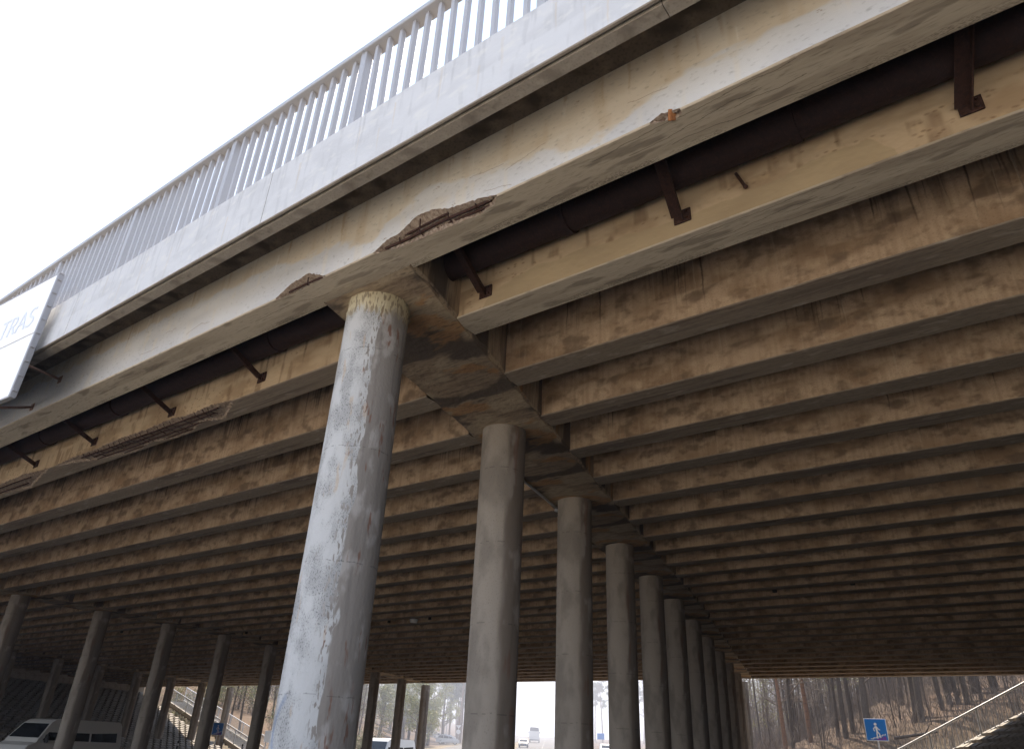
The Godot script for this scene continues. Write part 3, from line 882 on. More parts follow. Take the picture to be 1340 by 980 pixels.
func build_board() -> void:
	var yaw := 0.06
	var ax := Basis(Vector3.UP, yaw)
	var o := at(-9.2, -0.76, 0.42)
	var b := thing("sign_board", "large white board with pale capital letters hung outside the railing", "sign", o)
	b.basis = ax
	var hgt := 1.72
	var w := 4.6
	for k in 2:
		var st := tool()
		box(st, Vector3(-w / 2 - 0.035, (0.44 if k == 0 else -0.425), 0.0), Vector3(w - 0.06, 0.85, 0.03), Basis.IDENTITY, 0.004)
		part("panel", st.commit(), mats["board"], b)
	var f := tool()
	box(f, Vector3(-0.02, 0, -0.012), Vector3(0.035, hgt, 0.075), Basis.IDENTITY, 0.005)
	box(f, Vector3(-w / 2, hgt / 2 + 0.012, -0.012), Vector3(w, 0.02, 0.06), Basis.IDENTITY, 0.004)
	box(f, Vector3(-w / 2, -hgt / 2 - 0.004, -0.012), Vector3(w, 0.02, 0.06), Basis.IDENTITY, 0.004)
	part("frame", f.commit(), mats["frame"], b)
	for k in 9:
		var c := tool()
		box(c, Vector3(0.002, -0.78 + k * 0.195, -0.01), Vector3(0.016, 0.03, 0.05), Basis.IDENTITY, 0.003)
		part("clip", c.commit(), mats["frame"], b)
	var tm := TextMesh.new()
	tm.text = "TRAS"
	var sf := SystemFont.new()
	sf.font_names = PackedStringArray(["Droid Sans"])
	tm.font = sf
	tm.font_size = 64
	tm.pixel_size = 0.0062
	tm.depth = 0.004
	tm.horizontal_alignment = HORIZONTAL_ALIGNMENT_RIGHT
	part("lettering", tm, mats["letter"], b, Vector3(-0.22, 0.3, 0.018))
	for q in [[-10.26, 0.378, -0.05, -0.42], [-10.9, 0.12, -0.7, -0.84], [-12.6, 0.378, -3.0, -0.42]]:
		var st := tool()
		var e := b.transform.affine_inverse() * at(q[0], 0.0, q[1])
		tube(st, Vector3(q[2], q[3], -0.05), e, 0.018, 0.018, 8, true)
		box(st, e, Vector3(0.1, 0.1, 0.016), ax.inverse(), 0.002)
		part("strut", st.commit(), mats["rust_light"], b)

# ---------------------------------------------------------------- the ground
func road_mid(z: float) -> float:
	if z > -45.0: return -27.0 + SKEW * (-z - EDGE)
	return -38.2 - 0.66 * (-z - 45.0)

func land(x: float, z: float) -> float:
	var d := maxf(0.0, -z - 45.0)
	var y := minf(d * 0.036, 9.0)
	var s := smoothstep(42.0, 54.0, -z)
	var right := clampf(x + 26.0, 0.0, 60.0) * 0.235
	right += maxf(0.0, minf(-z, 140.0) - 54.0) * 0.17 * smoothstep(-30.0, -12.0, x)
	var left := clampf(-56.0 - x - d * 0.72, 0.0, 50.0) * 0.27
	return y + s * (right + left)

func build_ground() -> void:
	var xs: Array[float] = []
	var zs: Array[float] = []
	for v in [-1600, -1000, -700, -500, -400, -320, -260, -220, -190, -170]: xs.append(float(v))
	var x := -156.0
	while x < 60.0:
		xs.append(x)
		x += 3.0
	for v in [60, 80, 110, 160, 240, 400, 700, 1200]: xs.append(float(v))
	for v in [600, 300, 150, 80, 40, 20, 10, 4, 2, 0, -5, -9, -14, -19, -24, -30, -34, -38]: zs.append(float(v))
	var z := -41.0
	while z > -180.0:
		zs.append(z)
		z -= 3.0
	for v in [-185, -200, -220, -250, -300, -400, -550, -800, -1200, -1800]: zs.append(float(v))
	var nz := FastNoiseLite.new()
	nz.seed = 5
	nz.frequency = 0.06
	var pos := func(i: int, j: int) -> Vector3:
		var px: float = xs[i]
		var pz: float = zs[j]
		var lumps := nz.get_noise_2d(px, pz) * 0.35 * smoothstep(44.0, 56.0, -pz) * smoothstep(14.0, 24.0, absf(px - road_mid(pz)))
		return Vector3(px, land(px, pz) + lumps, pz)
	var tone := func(p: Vector3) -> Color:
		var wood := smoothstep(44.0, 52.0, -p.z) * smoothstep(12.0, 20.0, absf(p.x - road_mid(p.z)))
		var patch := nz.get_noise_2d(p.x * 3.0, p.z * 3.0) * 0.5 + 0.5
		var grass := Color(0.33, 0.27, 0.17).lerp(Color(0.24, 0.20, 0.12), patch)
		var litter := Color(0.17, 0.10, 0.055).lerp(Color(0.10, 0.066, 0.04), patch)
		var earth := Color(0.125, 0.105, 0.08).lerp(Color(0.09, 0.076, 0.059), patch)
		# dry grass starts at the verge of the far road
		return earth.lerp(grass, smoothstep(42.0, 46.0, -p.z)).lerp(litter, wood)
	var st := tool()
	for j in zs.size():
		for i in xs.size():
			var p: Vector3 = pos.call(i, j)
			st.set_color(tone.call(p))
			st.set_uv(Vector2(p.x, p.z))
			st.add_vertex(p)
	var w := xs.size()
	for j in zs.size() - 1:
		for i in w - 1:
			var a := j * w + i
			for q in [a, a + 1, a + w, a + 1, a + w + 1, a + w]:
				st.add_index(q)
	st.generate_normals()
	var g := structure("ground", "bare earth, dry grass and leaf litter around the overpass", "ground", st.commit(), mats["ground"])
	# unseen pale slabs, added to bounce light up under the bridge
	var fc := structure("bounce_paving", "unseen pale slabs added to bounce light under the overpass", "bounce_paving", bounce_slabs(), mats["kerb"])
	# the two carriageways that pass under the bridge and bend off together
	for lane in 2:
		var rd := tool()
		var pz := 40.0
		var prev: Array = []
		while pz > -330.0:
			var spread := lerpf(11.5, 7.0, smoothstep(45.0, 90.0, -pz))
			var c := road_mid(pz) + (spread if lane == 0 else -spread)
			var half := 5.4
			var row := []
			for q in [-half, half]:
				row.append(Vector3(c + q, land(c + q, pz) * 0.0 + land(c, pz) + 0.06, pz))
			if prev.size():
				quad(rd, prev[0], prev[1], row[1], row[0], Vector3.UP, Vector2(0, -pz), Vector2(1, -pz), Vector2(1, -pz + 3), Vector2(0, -pz + 3))
			prev = row
			pz -= 3.0
		var o := structure("road", "grey asphalt carriageway passing between the column rows", "road", rd.commit(), mats["asphalt"])
		var ln := tool()
		pz = 38.0
		while pz > -250.0:
			var spread := lerpf(11.5, 7.0, smoothstep(45.0, 90.0, -pz))
			var c := road_mid(pz) + (spread if lane == 0 else -spread)
			var c2 := road_mid(pz - 3.0) + (lerpf(11.5, 7.0, smoothstep(45.0, 90.0, -pz + 3.0)) * (1.0 if lane == 0 else -1.0))
			quad(ln, Vector3(c - 0.07, land(c, pz) + 0.066, pz), Vector3(c + 0.07, land(c, pz) + 0.066, pz), Vector3(c2 + 0.07, land(c2, pz - 3.0) + 0.066, pz - 3.0), Vector3(c2 - 0.07, land(c2, pz - 3.0) + 0.066, pz - 3.0), Vector3.UP)
			pz -= 9.0
		var lo := part("lane_marking", ln.commit(), mats["paint"], o)
		lo.set_meta("kind", "stuff")

func bounce_slabs() -> ArrayMesh:  # out-of-view slabs, there to reflect light upward
	var st := tool()
	for i in 20:
		for j in 12:
			var x := -17.0 + i * 2.0
			var z := 1.6 + j * 2.0
			box(st, Vector3(x + 1.0, 0.06 + rng.randf_range(-0.006, 0.006), z + 1.0), Vector3(1.985, 0.12, 1.985), Basis.IDENTITY, 0.008)
	return st.commit()

# a sloping bank under one end of the bridge, paved with open-jointed concrete blocks
func slope_paving(foot: Callable, top: Callable, l0: float, l1: float, called: String, label: String) -> void:
	var st := tool()
	var nl := 18
	for i in nl:
		var a := lerpf(l0, l1, float(i) / nl)
		var b := lerpf(l0, l1, float(i + 1) / nl)
		quad(st, foot.call(a), foot.call(b), top.call(b), top.call(a), Vector3.UP)
	# flanks down to the ground
	for s in [l0, l1]:
		var f: Vector3 = foot.call(s)
		var t: Vector3 = top.call(s)
		var out := Vector3(0, 0, 1) if s == l0 else Vector3(0, 0, -1)
		quad(st, f, t, Vector3(t.x, -0.2, t.z), Vector3(f.x, -0.2, f.z), out)
	var o := structure(called, label, "embankment", st.commit(), mats["soil"])
	var bl := tool()
	var row := 0
	var mid: float = (l0 + l1) * 0.5
	var run: float = (top.call(mid) - foot.call(mid)).length()
	var rows := int(run / 0.5)
	for r in rows:
		var n := int((l1 - l0) / 0.62)
		for k in n:
			var l := l0 + 0.35 + k * 0.62 + (0.31 if r % 2 == 0 else 0.0)
			if l > l1 - 0.25: continue
			var F: Vector3 = foot.call(l)
			var T: Vector3 = top.call(l)
			var p := F.lerp(T, (r + 0.5) / rows)
			var up := (T - F).normalized()
			var acr: Vector3 = (foot.call(l + 0.2) - foot.call(l - 0.2)).normalized()
			var nrm := up.cross(acr).normalized()
			if nrm.y < 0.0: nrm = -nrm
			var e1 := acr * (0.215 + rng.randf_range(-0.008, 0.008))
			var e2 := up * 0.15
			var hh := nrm * (0.13 + rng.randf_range(-0.012, 0.012))
			var c0 := p - e1 - e2
			var c1 := p + e1 - e2
			var c2 := p + e1 + e2
			var c3 := p - e1 + e2
			quad(bl, c0 + hh, c1 + hh, c2 + hh, c3 + hh, nrm)
			quad(bl, c0, c1, c1 + hh, c0 + hh, -up)
			quad(bl, c3, c2, c2 + hh, c3 + hh, up)
			quad(bl, c1, c2, c2 + hh, c1 + hh, acr)
			quad(bl, c0, c3, c3 + hh, c0 + hh, -acr)
	var b2 := part("paving_blocks", bl.commit(), mats["block"], o)
	b2.set_meta("kind", "stuff")

func build_banks() -> void:
	var lf := LAST * STEP + RIB
	slope_paving(func(l: float) -> Vector3: return Vector3(-44.0 + SKEW * l, 0.0, -(EDGE + l)),
		func(l: float) -> Vector3: return Vector3(LEFT_END + SKEW * l + 0.1, 5.15, -(EDGE + l)), -0.5, lf + 0.2, "embankment", "shaded bank of open-jointed paving blocks behind the parked van")
	slope_paving(func(l: float) -> Vector3: return Vector3(lerpf(8.0, -10.1, clampf(l / 35.4, 0.0, 1.02)), 0.0, -(EDGE + l)),
		func(l: float) -> Vector3: return Vector3(lerpf(RIGHT_END - 0.1, 0.9, clampf(l / 35.4, 0.0, 1.02)), 5.5, -(EDGE + l)), -0.5, lf + 0.2, "embankment", "bank of concrete blocks below the stair railing")
	# earth shoulders that close the two ends behind the abutments
	for s in 2:
		var st := tool()
		var x0 := RIGHT_END if s == 0 else -150.0
		var x1 := 120.0 if s == 0 else LEFT_END
		quad(st, Vector3(x0, 6.3, -EDGE + 0.7), Vector3(x1, 6.3, -EDGE + 0.7), Vector3(x1, 0, 9), Vector3(x0, 0, 9), Vector3(0, 1, 1))
		quad(st, Vector3(x0, 6.3, -EDGE + 0.7), Vector3(x1, 6.3, -EDGE + 0.7), Vector3(x1, 6.3, -EDGE - lf), Vector3(x0, 6.3, -EDGE - lf), Vector3.UP)
		var xe := x0 if s == 0 else x1
		quad(st, Vector3(xe, 6.3, -EDGE + 0.7), Vector3(xe, 0, -EDGE + 0.7), Vector3(xe, 0, 9), Vector3(xe, 0, 9), Vector3.LEFT if s == 0 else Vector3.RIGHT)
		structure("shoulder", "grassy earth shoulder carrying the road up to the overpass", "embankment", st.commit(), mats["soil"])

# ---------------------------------------------------------------- stairs and their railings
func railing_run(a: Vector3, b: Vector3, label: String, called := "stair_railing", gap := 0.18) -> void:
	var r := thing(called, label, "railing", a)
	var d := b - a
	var flat := Vector3(d.x, 0, d.z)
	var ln := flat.length()
	var posts := int(round(ln / 2.0))
	var hi := 1.1
	for k in posts + 1:
		var p := d * (float(k) / posts)
		var st := tool()
		tube(st, p - Vector3(0, 0.25, 0), p + Vector3(0, hi, 0), 0.045, 0.045, 8, true)
		part("post", st.commit(), mats["steel"], r)
	var bars := int(ln / gap)
	var bm := tool()
	tube(bm, Vector3(0, 0.1, 0), Vector3(0, hi - 0.02, 0), 0.018, 0.018, 6)
	var bmesh := bm.commit()
	for k in range(1, bars):
		part("baluster", bmesh, mats["steel"], r, d * (float(k) / bars))
	for h in [[hi, 0.042], [0.1, 0.025]]:
		var st := tool()
		tube(st, Vector3(0, h[0], 0), d + Vector3(0, h[0], 0), h[1], h[1], 8, true)
		part("handrail" if h[0] > 0.5 else "bottom_rail", st.commit(), mats["steel"], r)

func stairs(a: Vector3, b: Vector3, width: Vector3, label: String) -> void:
	var t := thing("stairs", label, "stairs", a)
	var n := int(absf(b.y - a.y) / 0.15)
	var d := (b - a) / n
	var run := Vector3(d.x, 0, d.z)
	for k in n:
		var st := tool()
		var c := d * (k + 0.5)
		var bas := Basis(run.normalized(), Vector3.UP, run.normalized().cross(Vector3.UP))
		box(st, c + width * 0.5 - Vector3(0, 0.15, 0), Vector3(run.length() + 0.04, 0.3, width.length()), bas, 0.01)
		part("step", st.commit(), mats["block"], t)
	var kb := tool()
	for s in 2:
		var o := width * s * 1.06 - width * 0.03
		var dd := b - a
		var bas2 := Basis(dd.normalized(), Vector3.UP, dd.normalized().cross(Vector3.UP).normalized())
		bas2.y = bas2.z.cross(bas2.x)
		var k2 := tool()
		box(k2, dd * 0.5 + o + Vector3(0, 0.0, 0), Vector3(dd.length(), 0.28, 0.18), bas2, 0.015)
		part("kerb", k2.commit(), mats["kerb"], t)

func blue_sign(foot: Vector3, low: float, size: float, face: Vector3, label: String) -> void:
	var s := thing("road_sign", label, "sign", foot)
	var z := face.normalized()
	var x := Vector3.UP.cross(z).normalized()
	s.basis = Basis(x, Vector3.UP, z)
	var st := tool()
	tube(st, Vector3(0, -0.4, -0.05), Vector3(0, low + size + 0.05, -0.05), 0.035, 0.035, 10, true)
	part("post", st.commit(), mats["steel"], s)
	part("rim", boxmesh(Vector3(size, size, 0.02), 0.004), mats["white"], s, Vector3(0, low + size / 2, 0))
	part("panel", boxmesh(Vector3(size * 0.95, size * 0.95, 0.02), 0.003), mats["blue"], s, Vector3(0, low + size / 2, 0.004))
	# white walking figure
	var f := tool()
	var c := Vector3(0, low + size / 2, 0.018)
	var u := size / 100.0
	for q in [[[1, 12], [4, -10], 8.0], [[-1, 14], [3, 14], 5.0], [[4, -8], [12, -18], 5.5], [[12, -18], [16, -34], 5.0], [[3, -8], [1, -22], 5.5], [[1, -22], [2, -38], 5.0], [[-2, 13], [-11, 4], 4.5], [[-11, 4], [-8, -6], 4.0], [[3, 13], [12, 2], 4.5], [[12, 2], [17, -1], 4.0]]:
		var a := Vector3(q[0][0], q[0][1], 0) * u + c
		var b := Vector3(q[1][0], q[1][1], 0) * u + c
		var m := (b - a).normalized()
		box(f, (a + b) * 0.5, Vector3((b - a).length() + 3.0 * u, q[2] * u, 0.004 + rng.randf() * 0.002), Basis(m, Vector3.BACK.cross(m), Vector3.BACK))
	tube(f, c + Vector3(0, 25, 0) * u, c + Vector3(0, 25, 0) * u + Vector3(0, 0, 0.005), 6.5 * u, 6.5 * u, 14, true)
	part("walking_figure", f.commit(), mats["white"], s)
	var g := tool()
	for k in 5:
		box(g, c + Vector3(-24.0 + k * 14.0, -41.0 + k * 4.6, 0.001) * u, Vector3(14.0 * u, 3.2 * u, 0.003))
		box(g, c + Vector3(-17.0 + k * 14.0, -38.6 + k * 4.6, 0.0015) * u, Vector3(3.0 * u, 6.4 * u, 0.0035))
	part("stair_symbol", g.commit(), mats["white"], s)
	var v := tool()
	for k in 4:
		box(v, c + Vector3(-8.0 + k * 14.0, -44.5, 0.0).lerp(Vector3(-8.0 + k * 14.0, -44.5 + k * 2.3, 0), 1.0) * u, Vector3(12.0 * u, (3.0 + k * 4.4) * u, 0.003))
	part("sticker", v.commit(), mats["violet"], s)

# ---------------------------------------------------------------- vehicles
# side outline (length, height) from the tail to the nose, swept across the width with the upper body drawn in
func vehicle(called: String, label: String, foot: Vector3, heading: Vector3, long: float, wide: float, high: float, kind: String, paint: Material, category: String) -> void:
	var v := thing(called, label, category, foot)
	var z := heading.normalized()
	v.basis = Basis(Vector3.UP.cross(z).normalized(), Vector3.UP, z)   # local +z is forward
	var o: Array
	if kind == "van":
		o = [[-0.5, 0.16], [-0.5, 0.55], [-0.49, 0.93], [-0.47, 0.985], [-0.44, 1.0], [0.16, 1.0], [0.24, 0.975], [0.285, 0.91], [0.385, 0.62], [0.40, 0.56], [0.47, 0.50], [0.495, 0.42], [0.5, 0.18]]
	elif kind == "truck":
		o = [[-0.5, 0.2], [-0.5, 0.95], [-0.5, 1.0], [-0.4, 1.0], [0.3, 1.0], [0.44, 0.97], [0.49, 0.7], [0.5, 0.45], [0.5, 0.12]]
	else:
		o = [[-0.5, 0.2], [-0.5, 0.52], [-0.47, 0.64], [-0.42, 0.86], [-0.36, 0.96], [-0.25, 1.0], [0.02, 0.98], [0.12, 0.92], [0.27, 0.66], [0.44, 0.55], [0.49, 0.45], [0.5, 0.2]]
	var n := o.size()
	var wd := func(h: float) -> float:
		return wide * 0.5 * (1.0 - 0.16 * smoothstep(0.5, 1.0, h) - 0.03 * smoothstep(0.3, 0.1, h))
	var st := tool()
	for k in n:
		var p: Array = o[k]
		var q: Array = o[(k + 1) % n]
		var a := Vector3(-wd.call(p[1]), p[1] * high, p[0] * long)
		var b := Vector3(wd.call(p[1]), p[1] * high, p[0] * long)
		var c := Vector3(wd.call(q[1]), q[1] * high, q[0] * long)
		var d := Vector3(-wd.call(q[1]), q[1] * high, q[0] * long)
		quad(st, a, b, c, d, Vector3(0, (p[1] + q[1]) * 0.5 - 0.45, (p[0] + q[0]) * 1.5))
	var pts := PackedVector2Array()
	for p in o: pts.append(Vector2(p[0], p[1]))
	var idx := Geometry2D.triangulate_polygon(pts)
	for s in [-1.0, 1.0]:
		for t in range(0, idx.size(), 3):
			var c3 := []
			for k in 3:
				var p := pts[idx[t + k]]
				c3.append(Vector3(s * wd.call(p.y), p.y * high, p.x * long))
			var nn: Vector3 = (c3[1] - c3[0]).cross(c3[2] - c3[0]).normalized()
			if nn.x * s < 0: nn = -nn
			if (c3[1] - c3[0]).cross(c3[2] - c3[0]).dot(nn) > 0: tri(st, c3[0], c3[2], c3[1], Vector2.ZERO, Vector2.ZERO, Vector2.ZERO, nn)
			else: tri(st, c3[0], c3[1], c3[2], Vector2.ZERO, Vector2.ZERO, Vector2.ZERO, nn)
	part("body", st.commit(), paint, v)
	var side_windows := []
	if kind == "van": side_windows = [[[-0.44, 0.6], [-0.44, 0.88], [-0.15, 0.88], [-0.15, 0.6]], [[-0.13, 0.6], [-0.13, 0.88], [0.1, 0.88], [0.1, 0.6]], [[0.15, 0.6], [0.15, 0.88], [0.25, 0.88], [0.345, 0.6]]]
	elif kind == "truck": side_windows = [[[0.3, 0.55], [0.3, 0.8], [0.45, 0.8], [0.46, 0.55]]]
	else: side_windows = [[[-0.42, 0.66], [-0.37, 0.88], [-0.2, 0.92], [-0.2, 0.63]], [[-0.18, 0.63], [-0.18, 0.92], [0.01, 0.91], [0.03, 0.62]], [[0.05, 0.62], [0.03, 0.91], [0.1, 0.87], [0.22, 0.64]]]
	for sw in side_windows:
		for s in [-1.0, 1.0]:
			var g := tool()
			var c4 := []
			for p in sw: c4.append(Vector3(s * (wd.call(p[1]) + 0.008), p[1] * high, p[0] * long))
			quad(g, c4[0], c4[1], c4[2], c4[3], Vector3(s, 0, 0))
			part("side_window", g.commit(), mats["glass"], v)
	var wsa: Array = [0.385, 0.62] if kind == "van" else ([0.49, 0.7] if kind == "truck" else [0.27, 0.66])
	var wsb: Array = [0.285, 0.91] if kind == "van" else ([0.445, 0.95] if kind == "truck" else [0.12, 0.92])
	var g := tool()
	var wa: float = wd.call(wsa[1]) - 0.07
	var wb: float = wd.call(wsb[1]) - 0.08
	var lift := Vector3(0, 0.008, 0.012)
	var A := Vector3(0, wsa[1] * high, wsa[0] * long)
	var B := Vector3(0, wsb[1] * high, wsb[0] * long)
	A = A.lerp(B, 0.06)
	B = B.lerp(A, 0.05)
	quad(g, A + Vector3(-wa, 0, 0) + lift, A + Vector3(wa, 0, 0) + lift, B + Vector3(wb, 0, 0) + lift, B + Vector3(-wb, 0, 0) + lift, Vector3(0, 0.5, 1))
	part("windscreen", g.commit(), mats["glass"], v)
	var rr := 0.33 if kind != "truck" else 0.5
	for s in [-1.0, 1.0]:
		for zz in [-0.31, 0.31]:
			var c := Vector3(s * (wide * 0.5 - 0.12), rr, zz * long)
			var ty := tool()
			tube(ty, c - Vector3(0.1, 0, 0), c + Vector3(0.125, 0, 0) * (1.0 if s > 0 else 0.9), rr, rr, 18, true)
			var tp := part("tyre", ty.commit(), mats["black"], v)
			var rm := tool()
			tube(rm, c + Vector3(s * 0.1, 0, 0), c + Vector3(s * 0.135, 0, 0), rr * 0.62, rr * 0.58, 14, true)
			part("rim", rm.commit(), mats["steel"], tp)
		part("headlight", boxmesh(Vector3(0.3, 0.16, 0.06), 0.02), mats["lamp"], v, Vector3(s * wide * 0.36, high * 0.38, long * 0.487))
		part("taillight", boxmesh(Vector3(0.14, 0.34, 0.05), 0.015), mats["red"], v, Vector3(s * wide * 0.43, high * 0.46, -long * 0.497))
		if kind != "car":
			part("mirror", boxmesh(Vector3(0.2, 0.32, 0.1), 0.03), mats["black"], v, Vector3(s * (wide * 0.5 + 0.12), high * 0.63, long * (0.33 if kind == "van" else 0.47)))
	part("bumper", boxmesh(Vector3(wide * 0.94, 0.2, 0.1), 0.03), mats["black"], v, Vector3(0, 0.36 if kind != "truck" else 0.6, long * 0.5))

# ---------------------------------------------------------------- trees
func branch(st: SurfaceTool, p: Vector3, d: Vector3, ln: float, r: float, deep: int, tips: Array) -> void:
	var q := p
	var dd := d
	var segs := 3 if deep > 1 else 2
	for k in segs:
		var r0 := r * (1.0 - 0.75 * k / segs)
		var r1 := r * (1.0 - 0.75 * (k + 1) / segs)
		dd = (dd + Vector3(rng.randf_range(-0.25, 0.25), rng.randf_range(-0.12, 0.28), rng.randf_range(-0.25, 0.25))).normalized()
		var e := q + dd * (ln / segs)
		tube(st, q, e, r0, r1, 3 if deep < 2 else 4)
		if deep > 0:
			for j in (2 if deep > 1 else 2):
				var s := (dd + Vector3(rng.randf_range(-1, 1), rng.randf_range(-0.4, 0.8), rng.randf_range(-1, 1)) * 0.95).normalized()
				branch(st, q.lerp(e, rng.randf_range(0.3, 1.0)), s, ln * rng.randf_range(0.35, 0.6), r1 * 0.6, deep - 1, tips)
		q = e
	tips.append(q)

func leaves(st: SurfaceTool, c: Vector3, spread: Vector3, n: int, size: float, cols: Array) -> void:
	for k in n:
		var p := c + Vector3(rng.randfn(0, 0.45) * spread.x, rng.randfn(0, 0.45) * spread.y, rng.randfn(0, 0.45) * spread.z)
		var a := Vector3(rng.randf_range(-1, 1), rng.randf_range(-1, 1), rng.randf_range(-1, 1)).normalized()
		var b := a.cross(Vector3(rng.randf_range(-1, 1), rng.randf_range(-1, 1), rng.randf_range(-1, 1))).normalized()
		var s := size * rng.randf_range(0.6, 1.4)
		var nn := a.cross(b).normalized()
		var col: Color = cols[rng.randi() % cols.size()].lerp(cols[0], rng.randf())
		for q in [p - a * s, p + b * s * 0.5, p + a * s]:
			st.set_color(col); st.set_normal(nn); st.set_uv(Vector2.ZERO); st.add_vertex(q)

func tree(called: String, label: String, group: String, foot: Vector3, high: float, r: float, kind: String, sd: int, lean := 0.0) -> void:
	rng.seed = sd
	var t := thing(called, label, "tree", foot, group)
	var trunk := tool()
	var crown := tool()
	var spine: Array[Vector3] = [Vector3(0, -0.4, 0)]
	var dir := Vector3(rng.randf_range(-0.05, 0.05) + lean, 1, rng.randf_range(-0.05, 0.05)).normalized()
	var segs := 7
	for k in segs:
		dir = (dir + Vector3(rng.randf_range(-0.05, 0.05), 0.12, rng.randf_range(-0.05, 0.05))).normalized()
		spine.append(spine[-1] + dir * (high / segs))
	for k in segs:
		tube(trunk, spine[k], spine[k + 1], r * pow(1.0 - 0.86 * k / segs, 0.8), r * pow(1.0 - 0.86 * (k + 1) / segs, 0.8), 8, false, k * 2.0)
	part("trunk", trunk.commit(), mats["bark_pine"] if kind == "pine" else mats["bark"], t)
	var tips: Array = []
	var first := 0.55 if kind == "pine" else 0.22
	var count := 16 if kind == "pine" else 20
	if kind == "bush": first = 0.05
	for k in count:
		var f := lerpf(first, 0.98, (k + rng.randf()) / count)
		var fi := f * segs
		var p: Vector3 = spine[int(fi)].lerp(spine[mini(int(fi) + 1, segs)], fi - int(fi))
		var an := rng.randf() * TAU
		var ln := high * lerpf(0.30, 0.10, (f - first) / (1.0 - first)) * rng.randf_range(0.6, 1.2)
		if kind == "pine": ln *= 0.75
		var d := Vector3(cos(an), rng.randf_range(0.15, 0.9) if kind != "pine" else rng.randf_range(-0.15, 0.45), sin(an)).normalized()
		branch(crown, p, d, ln, r * lerpf(0.34, 0.12, f), 1 if kind == "pine" else 2, tips)
	crown.set_material(mats["twig"])
	var mesh := crown.commit()
	if kind == "pine" or kind == "leafy":
		var lv := tool()
		var cols := [Color(0.05, 0.075, 0.03), Color(0.09, 0.12, 0.04), Color(0.03, 0.05, 0.025)]
		if kind == "leafy": cols = [Color(0.22, 0.22, 0.07), Color(0.30, 0.24, 0.08), Color(0.14, 0.17, 0.06)]
		for k in tips.size():
			if kind == "leafy" and k % 3 > 0: continue
			leaves(lv, tips[k], Vector3(0.55, 0.4, 0.55) if kind == "pine" else Vector3(0.5, 0.5, 0.5), (16 if high < 11.0 or r < 0.2 else 34) if kind == "pine" else (7 if r < 0.3 else 22), (0.2 if r < 0.2 else 0.3) if kind == "pine" else (0.085 if r < 0.3 else 0.2), cols)
		lv.set_material(mats["leaf"])
		lv.commit(mesh)
	part("crown", mesh, null, t)

func shrub(called: String, label: String, group: String, foot: Vector3, high: float, sd: int) -> void:
	rng.seed = sd
	var t := thing(called, label, "shrub", foot, group)
	var st := tool()
	var tips: Array = []
	for k in 9:
		var d := Vector3(rng.randf_range(-0.7, 0.7), 1.0, rng.randf_range(-0.7, 0.7)).normalized()
		branch(st, Vector3(rng.randf_range(-0.3, 0.3), -0.2, rng.randf_range(-0.3, 0.3)), d, high * rng.randf_range(0.6, 1.05), 0.03, 2, tips)
	part("stems", st.commit(), mats["twig"], t)
	var lv := tool()
	var cols := [Color(0.10, 0.12, 0.04), Color(0.18, 0.17, 0.06), Color(0.05, 0.075, 0.03)] if sd % 3 > 0 else [Color(0.22, 0.19, 0.06), Color(0.28, 0.22, 0.08), Color(0.14, 0.14, 0.05)]
	for k in tips.size():
		if k % 2 == 0: leaves(lv, tips[k], Vector3(0.5, 0.4, 0.5), 5, 0.11, cols)
	part("foliage", lv.commit(), mats["leaf"], t)

func dir_at(px: float) -> Vector2:
	# horizontal bearing table of the view, for strewing the woods over the right arcs
	var tab := [[0, -0.9305, -0.3662], [134, -0.8907, -0.4547], [268, -0.837, -0.5472], [402, -0.7683, -0.6401], [536, -0.6845, -0.729], [670, -0.588, -0.8088], [804, -0.4829, -0.8757], [938, -0.3744, -0.9273], [1072, -0.2676, -0.9635], [1206, -0.1666, -0.986], [1340, -0.0739, -0.9973], [1474, 0.02, -0.9998]]
	for k in tab.size() - 1:
		if px <= tab[k + 1][0]:
			var t: float = (px - tab[k][0]) / (tab[k + 1][0] - tab[k][0])
			return Vector2(lerpf(tab[k][1], tab[k + 1][1], t), lerpf(tab[k][2], tab[k + 1][2], t)).normalized()
	return Vector2(0, -1)

